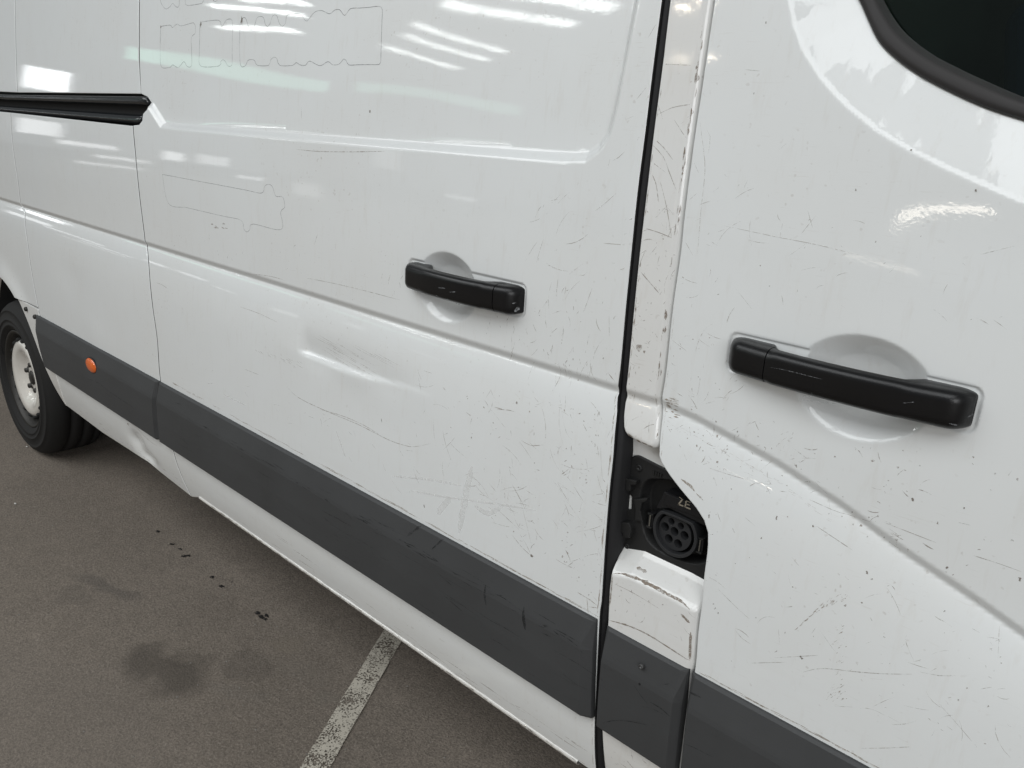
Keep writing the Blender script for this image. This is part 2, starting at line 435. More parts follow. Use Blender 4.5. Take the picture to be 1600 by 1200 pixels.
class Field:
    """bilinear table of a pressed surface, for quick placing of marks"""
    def __init__(self, O, x0, x1, z0=.26, z1=1.62, st=.004):
        self.x0, self.z0, self.st = x0, z0, st; self.nx, self.nz = int((x1 - x0) / st) + 2, int((z1 - z0) / st) + 2
        gx, gz = np.meshgrid(x0 + np.arange(self.nx) * st, z0 + np.arange(self.nz) * st, indexing='ij')
        self.T = O(gx.ravel(), gz.ravel()).reshape(self.nx, self.nz)
    def __call__(self, x, z):
        u = np.clip((np.asarray(x) - self.x0) / self.st, 0, self.nx - 1.001); v = np.clip((np.asarray(z) - self.z0) / self.st, 0, self.nz - 1.001)
        i, j = u.astype(int), v.astype(int); a, b = u - i, v - j; T = self.T
        return T[i, j] * (1 - a) * (1 - b) + T[i + 1, j] * a * (1 - b) + T[i, j + 1] * (1 - a) * b + T[i + 1, j + 1] * a * b
FLD = {}
def ob(pts): return [onS(px, py, O_base) for px, py in pts]

van = bpy.data.objects.new('van', None); C.objects.link(van); van.location = (0, 0, 0)
van['label'] = 'white panel van with scuffed doors, black handles and grey rubbing strips'; van['category'] = 'van'

# measured edges (photograph points -> metres on the pressed surface)
GAP1U = ob([(16, 0), (17.5, 77), (20, 144)]); GAP1L = ob([(16, 176), (19, 220), (27.5, 282), (35, 322), (39, 332), (40, 360), (43, 380), (50, 430), (59.5, 481)])
GAP2U = ob([(209, 0), (209, 97), (212, 146)])
GAP2L = ob([(207, 197), (211, 240), (217, 302), (225.6, 372), (229.5, 386), (231, 400), (233, 430), (238, 480), (245, 530), (249, 585), (257, 640), (268, 695), (278, 730), (291, 760), (299, 776)])
DOORF = ob([(1033, 0), (1020, 100), (1007, 207), (995, 300), (986, 390), (977, 479), (968, 578), (964, 621), (963, 645), (957, 715), (953, 750), (945, 845), (939, 940), (936.5, 956), (934, 1002), (929.4, 1101), (928, 1143), (930, 1200)])
TOPZ, TRIM_X = 1.95, .62
def ext_up(p, q, z):            # carry an edge on to height z
    t = (z - q[1]) / (p[1] - q[1]); return (q[0] + (p[0] - q[0]) * t, z)
def shift(P, dx): return [(x + dx, z) for x, z in P]
HG = .0026
RAIL_T, RAIL_B = 1.309, 1.249
zt = O_base

# ---- body shell behind the panels: blocks the light, closes every joint
shell = bpy.data.objects.new('body_shell', bpy.data.meshes.new('body_shell')); C.objects.link(shell); shell.parent = van
V, F = [], []
box_data(-2.80, -.47, .075, 1.90, .30, 2.35, V, F)
box_data(-4.9, -2.80, .46, 1.90, .30, 2.35, V, F)
box_data(-4.9, -2.80, .075, .46, .78, 2.35, V, F)
box_data(-.47, 1.7, .90, 1.90, .30, 2.35, V, F)
box_data(-.47, 1.7, .075, .90, .30, 1.00, V, F)
box_data(-.47, 1.7, .075, .90, 2.0, 2.35, V, F)
shell.data.from_pydata(V, [], F); shell.data.materials.append(M_GAP)
box('underbody', -2.80, 1.7, .10, 1.85, .235, .295, M_UNDER, van)

# ---- side panel behind the sliding door (upper and lower pressing either side of the track)
g1, g2 = catmull(GAP1L, .01), catmull(GAP2L, .01)
REC_D = .013
def recess(x, z, poly, wdt, dep):
    return -dep * (1 - sst(-wdt, 0, sdf(x, z, poly)))
def O_side(x, z):
    o = O_base(x, z)
    # dent in the sill behind the rear wheel and a shallow push-in above the moulding
    for (px, py, rx, rz, dp) in ((212, 690, .045, .030, .012), (228, 716, .05, .018, .010), (110, 430, .12, .06, .0022), (150, 520, .10, .05, -.0018)):
        cx_, cz_ = on(px, py, -.005); o = o - dp * np.exp(-((x - cx_) / rx) ** 2 - ((z - cz_) / rz) ** 2)
    o = o + .010 * np.exp(-((z - 1.243) / .006) ** 2) * 0
    return o
seam = ob([(82, 563), (92, 598), (104, 634)])
low = ob([(104, 634), (160, 676), (205, 705), (230, 722), (262, 747), (299, 776)])
outl = [ (p[0] + HG, p[1]) for p in g1] + [ob([(62, 490)])[0]] + ob([(75, 538)]) + seam + low[1:-1] + [(p[0] - HG, p[1]) for p in g2[::-1]]
side_low = panel('side_panel', outl, O_side, M_PAINT, van, refine=[(near_crease(.03), .0035), (lambda x, z: (z < .42), .008)], flange_mat=M_UNDER)
tu1 = [ext_up(GAP1U[0], GAP1U[2], TOPZ)] + GAP1U; tu2 = [ext_up(GAP2U[0], GAP2U[2], TOPZ)] + GAP2U
def O_rec(x, z): return O_base(x, z) - REC_D
outl = shift(tu1, HG) + shift(tu2[::-1], -HG)
side_up = panel('upper_side_panel', outl, O_rec, M_PAINT, van, flange_mat=M_UNDER)
# rear quarter panel left of it, cut by the wheel arch
ARCH = ob(crop(0, 440, 4, [(-160, -130), (-80, -85), (0, -40), (45, 0), (110, 100), (180, 260), (255, 460), (340, 650), (415, 775)]))
q0 = g1[-1]
archc = catmull(ARCH, .008)
seamh = ob([(27, 465), (60, 483)])
iu = min(range(len(archc)), key=lambda i: (archc[i][0] - seamh[0][0]) ** 2 + (archc[i][1] - seamh[0][1]) ** 2)
outl = shift(g1, -HG) + [(seamh[0][0], seamh[0][1] + .001)] + archc[:iu][::-1] + [(-4.2, archc[0][1] + .02), (-4.2, g1[0][1])]
def O_arch(x, z):
    d = pdist(x, z, archc, False); return O_base(x, z) + .010 * np.exp(-(d / .05) ** 2)
rear_q = panel('rear_quarter_panel', outl, O_arch, M_PAINT, van, refine=[(near_crease(.03), .004)], flange_mat=M_UNDER)
outl = shift(tu1, -HG) + [(-4.2, tu1[-1][1]), (-4.2, TOPZ)]
rear_u = panel('upper_rear_panel', outl, O_rec, M_PAINT, van, flange_mat=M_UNDER)
# arch trim strip between the wheel and the moulding
trim = archc[iu:] + [seam[2], seam[1], seam[0]] + ob([(75, 537), (61, 490)]) + [seamh[1]]
trim = [(x, z - .001) if i in (0, len(trim) - 1) else (x - (.001 if i > len(archc) - iu else 0), z) for i, (x, z) in enumerate(trim)]
arch_trim = panel('wheel_arch_trim', trim, lambda x, z: O_base(x, z) + .002, M_PAINTD, van, grid=.01)
for px, py in ((41, 483), (55, 495), (64.5, 539.5)):
    x, z = on(px, py, .004); lathe('trim_screw', [(0, -.007), (.004, -.007), (.0075, -.005), (.0085, 0), (.0085, .004)], x, -.004, z, M_BOLT, arch_trim, 16)
# bright sill chip beside the arch
# inner wheel arch liner
V, F = [], []
for k in range(25):
    a = math.pi * k / 24
    for y in (.03, .45): V.append((-3.245 + .42 * math.cos(a), y, .30 + .46 * math.sin(a)))
F = [(2 * k, 2 * k + 1, 2 * k + 3, 2 * k + 2) for k in range(24)] + [tuple(2 * k + 1 for k in range(25))]
mesh('wheel_arch_liner', V, F, M_UNDER, van)

# ---- sliding track
prof = [(0, -.030), (.02, -.012), (.09, -.0085), (.24, -.0095), (.30, -.014), (.33, -.040), (.62, -.042), (.66, -.020), (.70, -.013), (.86, -.0105), (.97, -.017), (1.0, -.05)]
def oz(z): return float(O_base(np.array([-2.5]), np.array([z]))[0])
XE1, XE2 = on(227, 165, -.03)[0], on(220, 188, -.03)[0]
V, F = [], []; xs = [-4.2, -3.2, -2.25, -.034, -.010, -.003, 0]
for i, x in enumerate(xs):
    for t, o in prof:
        xe = XE1 if t < .45 else XE2; xx = x if x < -1 else xe + x
        zt_ = np.interp(xx, [-3.25, -2.16], [1.3085, 1.3215]); zb_ = 1.2505; sh = [1, 1, 1, 1, .97, .90, .80][i]; tt = .5 + (t - .5) * sh
        z = zt_ + (zb_ - zt_) * tt; V.append((xx, -(oz(z) + o + .006 - [0, 0, 0, 0, .001, .003, .010][i]), z))
n = len(prof)
for i in range(len(xs) - 1):
    for k in range(n - 1): F.append((i * n + k, i * n + k + 1, (i + 1) * n + k + 1, (i + 1) * n + k))
F.append(tuple((len(xs) - 1) * n + k for k in range(n)))
rail = mesh('sliding_track', V, F, M_RAIL, van, True); bevel(rail, .0020, 2)
box('track_back', -4.2, -2.05, .055, .065, 1.235, 1.345, M_UNDER, rail)

# ---- sliding door
REC = ob([(231, 171), (250, 201), (300, 206), (500, 224), (700, 241), (880, 256)])
rc = ob([(915, 255), (938, 238), (955, 212), (966, 170), (980, 100), (1001, -10)])
recpoly = [(-4, REC[0][1]), REC[0], REC[1]] + catmull(REC[1:] + rc[:4], .03)[1:] + rc[4:] + [ext_up(rc[-1], rc[-2], 2.4), (-4, 2.4)]
H1 = dict(x0=on(629, 430, 0)[0], x1=on(817, 478, 0)[0])
def ell(x, z, cx_, cz_, a, b, sh=0.0):
    u = (x - cx_ - sh * (z - cz_)) / a; v = (z - cz_) / b; return np.sqrt(u * u + v * v)
def rbox(x, z, cx_, cz_, hx, hz, r):
    qx = np.abs(x - cx_) - hx + r; qz = np.abs(z - cz_) - hz + r
    return np.sqrt(np.maximum(qx, 0) ** 2 + np.maximum(qz, 0) ** 2) + np.minimum(np.maximum(qx, qz), 0) - r
class Hnd: pass
def handle_site(pl, pr, pt, pb, bowl, dx0, dx1):
    """ends, top and bottom of the handle; bowl: left, right, top, bottom points"""
    h = Hnd(); ob_ = -.022
    h.x0, h.x1 = on(*pl, .010)[0] - dx0, on(*pr, .010)[0] - dx1; h.z = (on(*pt, .02)[1] + on(*pb, .02)[1]) / 2; h.hz = abs(on(*pt, .02)[1] - on(*pb, .02)[1]) / 2
    bl, br, bt, bb = [on(*p, ob_) for p in bowl]
    h.bx, h.ba = (bl[0] + br[0]) / 2, (br[0] - bl[0]) / 2; h.bz, h.bb = (bt[1] + bb[1]) / 2, (bt[1] - bb[1]) / 2
    return h
HA = handle_site((630, 430), (815, 475), (790, 450), (780, 496), ((655, 440), (750, 462), (690, 391), (722, 509)), .013, .021)
HB = handle_site((1133, 561), (1530, 647), (1490, 615), (1470, 679), ((1246, 570), (1462, 640), (1325, 516), (1365, 693)), .006, .010)
def handle_press(x, z, h):
    e = ell(x, z, h.bx, h.bz, h.ba, h.bb)
    d = rbox(x, z, (h.x0 + h.x1) / 2, h.z, (h.x1 - h.x0) / 2 + .006, h.hz + .004, .012)
    o = -.003 * (1 - sst(-.004, .001, d))
    g = 1 - e * e; bowl = -.028 * .5 * (g + np.sqrt(g * g + .0012)) * np.clip(1.6 - e, 0, 1) ** .5
    return np.where(e < 1.6, np.minimum(o, bowl), o)
DENT = [on(470, 546, -.004), on(520, 566, -.004), on(580, 586, -.004), on(645, 603, -.004)]
def O_door(x, z):
    o = O_base(x, z)
    o = o + recess(x, z, recpoly, .018, REC_D)
    o = o + handle_press(x, z, HA)
    # the long crease-like dent under the belt line
    x0, x1 = DENT[0][0], DENT[-1][0]; s = np.clip((x - x0) / (x1 - x0), -.3, 1.3)
    zl = np.interp(x, [p[0] for p in DENT], [p[1] for p in DENT]); t = z - zl
    amp = .0085 * sst(-.05, .06, s) * (1 - sst(.25, 1.25, s))
    o = o - amp * np.where(t > 0, np.exp(-(t / .038) ** 2), np.exp(-(t / .0065) ** 2))
    o = o - .0016 * np.exp(-((z - zl + .012) / .022) ** 2) * np.sin((x - x0) * 26) * sst(-.4, .1, s) * (1 - sst(.7, 1.3, s))
    for (px, py, rx, rz, dp) in ((590, 640, .16, .06, .0016), (800, 700, .12, .07, .0012), (560, 300, .2, .09, .0010), (700, 330, .12, .1, -.0008), (430, 470, .2, .05, .0012), (330, 110, .3, .1, .0012), (640, 90, .2, .12, -.0012)):
        cx_, cz_ = on(px, py, -.01); o = o - dp * np.exp(-((x - cx_) / rx) ** 2 - ((z - cz_) / rz) ** 2)
    return o
g2s = shift(g2, HG)
notch = ob([(208, 196), (217, 195), (222, 188), (223, 178), (229, 171), (228, 160), (222, 151), (212, 146)])
botl = [g2s[-1]] + [(x, .2945) for x in np.linspace(-1.95, -.66, 30)] + [(DOORF[-1][0], .2945)]
df = catmull([ext_up(DOORF[0], DOORF[1], TOPZ)] + DOORF, .012)
outl = botl + df[::-1] + [(shift(tu2, HG)[0][0], TOPZ)] + shift(tu2, HG)[1:-1] + notch[::-1] + g2s[1:-1]
near_rec = lambda x, z: np.abs(sdf(x, z, recpoly) + .006) < .014
near_h = lambda h: (lambda x, z: (np.abs(ell(x, z, h.bx, h.bz, h.ba, h.bb) - .75) < .32) | (np.abs(rbox(x, z, (h.x0 + h.x1) / 2, h.z, (h.x1 - h.x0) / 2 + .006, h.hz + .004, .012)) < .006) | (np.abs(ell(x, z, h.bx, h.bz, h.ba, h.bb) - 1) < .09))
near_dent = lambda x, z: (pdist(x, z, DENT, False) < .05)
door_clip = outl
sdoor = panel('sliding_door', outl, O_door, M_PAINT, van, refine=[(near_crease(.03), .0035), (near_rec, .0035), (near_h(HA), .0022), (near_dent, .006)], flange=.03, flange_mat=M_UNDER)
sdoor['label'] = 'large white sliding door with a pressed recess, scratches and a dent'
# sill lip under the door
def sill(name, x0, x1, zb, o0, parent):
    V, F = [], []; xs = np.arange(x0, x1 + .001, .02)
    pr = [(.0060, -.004), (.0045, .0015), (.001, .003), (-.003, .002), (-.007, -.004), (-.008, -.03)]
    for x in xs:
        j = rng.normal(0, .0004)
        for dz, do in pr: V.append((x, -(o0 + do + j), zb + dz + j))
    n = len(pr)
    for i in range(len(xs) - 1):
        for k in range(n - 1): F.append((i * n + k, (i + 1) * n + k, (i + 1) * n + k + 1, i * n + k + 1))
    return mesh(name, V, F, M_PAINTD, parent, True)
oS = float(O_base(np.array([-1.5]), np.array([.2945]))[0])
sill('sill_lip', -1.955, -.632, .2925, oS, sdoor)

# ---- pillar with the charge point
PL = ob([(1049, 0), (1037, 100), (1023, 207), (1012, 300), (1001.5, 390), (991, 493), (981.5, 592), (978.5, 629), (976.5, 666), (980, 681)])
PR = ob([(1113, 0), (1096, 117), (1081, 217), (1066, 333), (1059, 400), (1048, 479), (1037, 578), (1032, 635), (1032, 652), (1029, 690)])
pb = ob([(997, 692), (1020, 702), (1026, 700)])
pl = catmull([ext_up(PL[0], PL[1], TOPZ)] + PL, .012); pr_ = catmull([ext_up(PR[0], PR[1], TOPZ)] + PR, .012)
PRX = np.array([p[0] for p in pr_][::-1]); PRZ = np.array([p[1] for p in pr_][::-1])
def O_pil(x, z):
    xe = np.interp(z, PRZ, PRX)
    d = np.clip(.012 - (xe - x), 0, .012)
    o = O_base(x, z) + .003 - (.012 - np.sqrt(np.maximum(.012 ** 2 - d ** 2, 1e-9))) * .9
    dz = np.clip(.010 - (z - np.interp(x, [pb[0][0] - .02, pb[0][0], pb[1][0], pb[2][0]], [PL[-1][1], pb[0][1], pb[1][1], pb[2][1]])), 0, .010)
    return o - (.010 - np.sqrt(np.maximum(.010 ** 2 - dz ** 2, 1e-9))) * .7
outl = pl + pb + pr_[::-1]
near_edge = lambda x, z: (np.interp(z, PRZ, PRX) - x) < .016
pil_clip = outl
pillar = panel('door_pillar', outl, O_pil, M_PAINTD, van, refine=[(near_crease(.03), .0035), (near_edge, .003), (lambda x, z: z < .905, .003)], flange=.03)
FDm = ob([(1106, 850), (1105, 864), (1100, 902), (1097, 940), (1091, 987), (1086.6, 1041), (1077, 1100), (1066, 1200)])
FDX = np.array([p[0] for p in FDm][::-1]); FDZ = np.array([p[1] for p in FDm][::-1])
BOWL = catmull([on(a, b, -.034) for a, b in crop(960, 690, 5.217, [(250, 320), (330, 298), (480, 318), (640, 400), (780, 520), (850, 700), (830, 900), (740, 990), (620, 1000), (440, 940), (300, 850), (235, 740), (205, 560), (205, 420)])], .006, True)
# pocket of the missing charging flap: recessed sheet, shelf rolling out to the lower pillar face
POC = -.040
CREST = [on(*p, -.002) for p in ((959, 895), (985, 900), (1019, 917), (1058, 936), (1084, 951))]
cxs, czs = [p[0] for p in CREST], [p[1] for p in CREST]
def O_low(x, z):
    t = z - np.interp(x, cxs, czs)
    o = np.where(t < 0, 0, 0) - (-POC) * sst(-.004, .038, t) ** .8
    o = o - .85 * np.maximum(.425 - z, 0) ** 2
    xe = np.interp(z, FDZ, FDX) - .004; d = np.clip(.012 - (xe - x), 0, .0119)
    return np.where(z < .76, o + .002 - (.012 - np.sqrt(.012 ** 2 - d ** 2)) * .9, o + .002) - .035 * sst(-.001, .004, -sdf(x, z, BOWL))
lp = [on(*p, -.004) for p in ((958.5, 897), (956, 917), (953.5, 970), (949, 1040), (944, 1138), (944, 1200))]
lp = [(on(968, 860, -.03)[0] - .004, .93)] + [on(966, 800, -.03)] + [on(966, 872, -.02)] + lp + [(lp[-1][0], .295)]
ez = [.295, .40, .50, .60, .65, .69]; outl = lp + [(float(np.interp(z, FDZ, FDX)) - .0045, z) for z in ez] + [(-.44, .74), (-.42, .93)]
low_clip = outl
lowp = panel('lower_pillar_panel', outl, O_low, M_PAINTD, van, grid=.01, refine=[(lambda x, z: np.abs(z - np.interp(x, cxs, czs) - .015) < .035, .003), (lambda x, z: (x > np.interp(z, FDZ, FDX) - .022) & (z < .75), .003)], flange=.03)
sill('sill_lip', lp[-1][0], float(FDX[0]) - .005, .2925, oS, lowp)
# dark jamb rubber seen through the gap
gz = np.linspace(.25, 1.95, 40)
dfx = np.interp(gz, [p[1] for p in df[::-1]], [p[0] for p in df[::-1]])
V, F = [], []
for k, z in enumerate(gz):
    o0 = float(O_base(np.array([-.6]), np.array([z]))[0])
    for dx, do in ((-.0006, -.030), (.0004, -.006), (.004, -.0045), (.0115, -.010), (.0135, -.046)): V.append((dfx[k] + dx, -(o0 + do), z))
for k in range(len(gz) - 1):
    for i in range(4): F.append((k * 5 + i, k * 5 + i + 1, k * 5 + 6 + i, k * 5 + 5 + i))
seal = mesh('door_seal', V, F, M_RUBBER, van, True)
sx, sz = on(982, 497, -.02); prism('striker_slot', round_poly([(sx - .006, sz - .032), (sx + .009, sz - .032), (sx + .009, sz + .032), (sx - .006, sz + .032)], .007), -.0285, -.05, M_UNDER, seal)

# ---- front door
FD = ob([(1117, 0), (1100, 117), (1085, 217), (1070, 333), (1063, 400), (1051.5, 479), (1041, 578), (1036, 635), (1035, 652), (1031, 690), (1030, 712), (1040, 733), (1062, 763), (1088, 794), (1100, 813), (1106, 832), (1106, 850), (1105, 864), (1100, 902), (1097, 940), (1091, 987), (1086.6, 1041), (1077, 1100), (1066, 1200)])
fd = catmull([ext_up(FD[0], FD[1], TOPZ)] + FD, .010)
SCOOP = crop(1200, 0, 3.53, [(95, -120), (110, 0), (140, 130), (200, 280), (300, 430), (450, 590), (600, 710), (800, 830), (1000, 930), (1200, 1020), (1412, 1110), (1700, 1215)])
SEALO = crop(1200, 0, 3.53, [(440, -120), (510, 0), (560, 110), (620, 230), (720, 330), (850, 420), (1000, 500), (1200, 590), (1412, 660), (1700, 740)])
SEALI = crop(1200, 0, 3.53, [(570, -120), (630, 0), (680, 90), (760, 190), (900, 300), (1050, 380), (1200, 450), (1412, 540), (1700, 640)])
def win_loop(px, o, grow):
    P = catmull([on(a, b, o) for a, b in px], .022)
    x0 = P[0][0]; zr = P[-1][1]
    return [(x0 - .005 - grow * .1, 1.62), (x0 + .02, 1.80 + grow)] + [(.50 + grow, 1.80 + grow), (.50 + grow, zr - .06)] + P[::-1] if False else P + [(.50 + grow, P[-1][1] - .03), (.50 + grow, 1.82 + grow), (x0 + .05, 1.82 + grow), (x0 - .004, 1.70)]
scoop = win_loop(SCOOP, -.040, .06); OS = -.075
def O_scoop(x, z): 
    d = -sdf(x, z, scoop)
    return -.30 * .5 * (d + np.sqrt(d * d + 2.0e-6)) - .0012 * sst(-.002, .004, d)
def O_front(x, z):
    o = O_base(x, z) + .001 + handle_press(x, z, HB) + O_scoop(x, z)
    for (px, py, rx, rz, dp) in ((1500, 380, .12, .05, .0012), (1250, 420, .1, .08, -.0008), (1350, 900, .12, .08, .0012)):
        cx_, cz_ = on(px, py, -.01); o = o - dp * np.exp(-((x - cx_) / rx) ** 2 - ((z - cz_) / rz) ** 2)
    return o
def onF(px, py): return onS(px, py, O_front)
so = catmull([onF(a, b) for a, b in SEALO], .008)
hole = so + [(.50, so[-1][1] - .03), (.50, 1.80), (so[0][0] + .05, 1.80), (so[0][0] - .004, 1.70)]
outl = fd + [(fd[-1][0], .2945), (TRIM_X, .2945), (TRIM_X, TOPZ)]
near_sc = lambda x, z: (np.abs(sdf(x, z, scoop) + .003) < .010)
fd_clip = outl
fdoor = panel('front_door', outl, O_front, M_PAINT, van, holes=[hole], refine=[(near_crease(.03), .0035), (near_sc, .003), (near_h(HB), .0024), (lambda x, z: (sdf(x, z, scoop) < 0), .009)], flange=.016)
fdoor['label'] = 'white front door with a black handle, many paint chips and a dark window'
sill('sill_lip', fd[-1][0], TRIM_X, .2925, oS, fdoor)
# window: rubber seal, glass, cab behind
def seal_mesh(name, outer_px, inner_px, mat, parent):
    n = 90
    def ev(px, o_):
        P = catmull([onS(a, b, lambda x, z: O_front(x, z) + o_) for a, b in px], .006); Q = np.array(P); L = np.r_[0, np.cumsum(np.linalg.norm(np.diff(Q, axis=0), axis=1))]; t = np.linspace(0, L[-1], n)
        return list(zip(np.interp(t, L, Q[:, 0]), np.interp(t, L, Q[:, 1])))
    A, B = ev(outer_px, 0), ev(inner_px, -.003); V, F = [], []
    for a, b in zip(A, B):
        a = np.array(a); b = np.array(b)
        oa = float(O_front(a[:1], a[1:])[0])
        for t, do in ((-.06, -.004), (-.02, .003), (.12, .006), (.35, .007), (.65, .004), (.80, .003), (.84, -.001), (.97, -.004), (1.03, -.012)):
            p = a + (b - a) * t; V.append((p[0], -(oa + do), p[1]))
    m = 9
    for i in range(n - 1):
        for k in range(m - 1): F.append((i * m + k, (i + 1) * m + k, (i + 1) * m + k + 1, i * m + k + 1))
    return mesh(name, V, F, mat, parent, True), A, B
sealo, SA, SB = seal_mesh('window_seal', SEALO, SEALI, M_SEAL, fdoor)
glp = [(x, z) for x, z in SA[::3]] + [(.5, SA[-1][1]), (.5, 1.8), (SA[0][0], 1.8)]
gy = -float(O_front(np.array([SB[60][0]]), np.array([SB[60][1]]))[0]) + .008
sl = .10
P = ccw(glp); z0 = 1.33
gV = [(x, gy + sl * (z - z0), z) for x, z in P]
window = mesh('window_glass', gV + [(x, y + .004, z) for x, y, z in gV], [tuple(range(len(P))), tuple(range(2 * len(P) - 1, len(P) - 1, -1))], M_GLASS, fdoor)
# inside of the cab
cab = bpy.data.objects.new('cab_interior', bpy.data.meshes.new('cab_interior')); C.objects.link(cab); cab.parent = van
V, F = [], []
box_data(-.46, 1.6, .10, .16, 1.0, 1.24, V, F)
box_data(-.468, -.45, .10, .9, 1.0, 2.0, V, F)
box_data(-.46, 1.6, .885, .898, 1.0, 2.0, V, F)
box_data(-.12, 1.6, .30, .60, 1.0, 1.29, V, F)
cab.data.from_pydata(V, [], F); cab.data.materials.append(M_CABIN)
bm = bmesh.new()
bmesh.ops.create_cube(bm, size=1, matrix=Matrix.Translation((-.22, .62, 1.20)) @ Matrix.Rotation(-.2, 4, 'Y') @ Matrix.Diagonal((.13, .46, .62, 1)))
bmesh.ops.create_cube(bm, size=1, matrix=Matrix.Translation((-.26, .62, 1.60)) @ Matrix.Rotation(-.15, 4, 'Y') @ Matrix.Diagonal((.10, .25, .17, 1)))
bevel(bm_obj('seat_backrest', bm, M_SEAT, cab), .035, 4)

# ---- handles
def section_mesh(name, h, xa, xb, mat, parent, end_a, end_b, obase, refx0, refx1):
    """a stretch xa..xb of a bowed grab handle with rounded section"""
    V, F = [], []; n = 28; m = 40
    for i in range(m + 1):
        u = i / m; u = .5 - .5 * math.cos(math.pi * u) if True else u
        x = xa + (xb - xa) * u
        s = 2 * (x - refx0) / (refx1 - refx0) - 1
        out = .026 + .015 * (1 - abs(s) ** 2.2)
        lift = float(np.clip((abs(s) - .50) / .16, 0, 1)); lift = lift * lift * (3 - 2 * lift)
        inn = (out - .019) * (1 - lift) + (-.006) * lift
        e = 1.0
        if end_a: e = min(e, math.sqrt(max(0, 1 - max(0, 1 - (x - xa) / .020) ** 2)) * .72 + .28)
        if end_b: e = min(e, math.sqrt(max(0, 1 - max(0, 1 - (xb - x) / .020) ** 2)) * .72 + .28)
        hz = h.hz * (1 - .05 * (1 - abs(s) ** 2)) * (.60 + .40 * e) * .96; out2 = inn + (out - inn) * e
        ro, ri = min(.0125, (out2 - inn) * .55), min(.005, (out2 - inn) * .3); k_ = n // 4
        for (sz, so_, r, a0) in ((1, 1, ro, 0), (1, -1, ri, 90), (-1, -1, ri, 180), (-1, 1, ro, 270)):
            cz_ = sz * (hz - r); co = (out2 - r) if so_ > 0 else (inn + r)
            for q in range(k_):
                a = math.radians(a0 + 90 * q / (k_ - 1))
                V.append((x, -(obase + co + r * math.cos(a) - (.0022 * (1 - abs(math.sin(a))) * 0)), h.z + cz_ + r * math.sin(a)))
    for i in range(m):
        for k in range(n): F.append((i * n + k, i * n + (k + 1) % n, (i + 1) * n + (k + 1) % n, (i + 1) * n + k))
    F.append(tuple(range(n))); F.append(tuple(m * n + k for k in range(n - 1, -1, -1)))
    o = mesh(name, V, F, mat, parent)
    for p in o.data.polygons: p.use_smooth = len(p.vertices) == 4
    return o
xs_ = on(753, 468, .035)[0]
section_mesh('door_handle', HA, HA.x0, xs_ - .0008, M_HANDLE, sdoor, True, False, -.0215, HA.x0, HA.x1)
section_mesh('handle_end_cap', HA, xs_ + .0008, HA.x1, M_HANDLE, sdoor, False, True, -.0215, HA.x0, HA.x1)
xs_ = on(1182, 575, .035)[0]
section_mesh('handle_end_cap', HB, HB.x0, xs_ - .0006, M_HANDLE, fdoor, True, False, -.0205, HB.x0, HB.x1)
section_mesh('door_handle', HB, xs_ + .0006, HB.x1, M_HANDLE, fdoor, False, True, -.0205, HB.x0, HB.x1)

# ---- rubbing strips
def strip(name, xa_t, xb_t, parent, slant_a=0.0, slant_b=0.0, ea=.014, eb=.014, zt_=.5875, zb_=.412, out=.020):
    V, F = [], []
    L = xb_t - xa_t; N = max(8, int(L / .03)); us = [0, .0] + list(np.linspace(0, 1, N)) + [1]
    rows = [(0, -.012), (0, .004), (.004, .008), (.044, .0185), (.052, .020), (.110, .0205), (zt_ - zb_ - .006, .0185), (zt_ - zb_ - .001, .014), (zt_ - zb_, -.012)]
    st = [(0, 0, -.012)] + [(ea * k, 1, None) for k in (0,)]
    xsn = [0.0, 0.0015, ea] + list(np.linspace(ea + .02, L - eb - .02, N)) + [L - eb, L - .0015, L]
    ks = [0, .35, 1] + [1] * N + [1, .35, 0]
    for dx, k in zip(xsn, ks):
        for dz, o in rows:
            t = dz / (zt_ - zb_)
            xx = xa_t + dx + slant_a * t * (1 - dx / L) + slant_b * t * (dx / L)
            oo = o if o < 0 else (.002 + (o - .002) * k)
            if k == 0: oo = min(oo, .002) if o > 0 else o
            V.append((xx, -oo, zt_ - dz))
    n = len(rows); M_ = len(xsn)
    for i in range(M_ - 1):
        for j in range(n - 1): F.append((i * n + j, i * n + j + 1, (i + 1) * n + j + 1, (i + 1) * n + j))
    F.append(tuple(range(n - 1, -1, -1))); F.append(tuple((M_ - 1) * n + j for j in range(n)))
    o = mesh(name, V, F, M_STRIP, parent); bevel(o, .0018, 2)
    return o
st_s = strip('rubbing_strip', on(250, 590)[0], on(934, 968)[0], sdoor, on(256, 682)[0] - on(250, 590)[0], .012, .012, .017)
st_r = strip('rubbing_strip', on(58, 491)[0], on(249, 588)[0], side_low, on(79, 562)[0] - on(58, 491)[0] - .02, on(254, 680)[0] - on(249, 588)[0], .010, .012)
st_p = strip('rubbing_strip', on(950, 977)[0], on(1079, 1040)[0], lowp, .004, .004, .006, .011)
st_f = strip('rubbing_strip', on(1083, 1047)[0], TRIM_X - .01, fdoor, .006, 0, .008, .02)
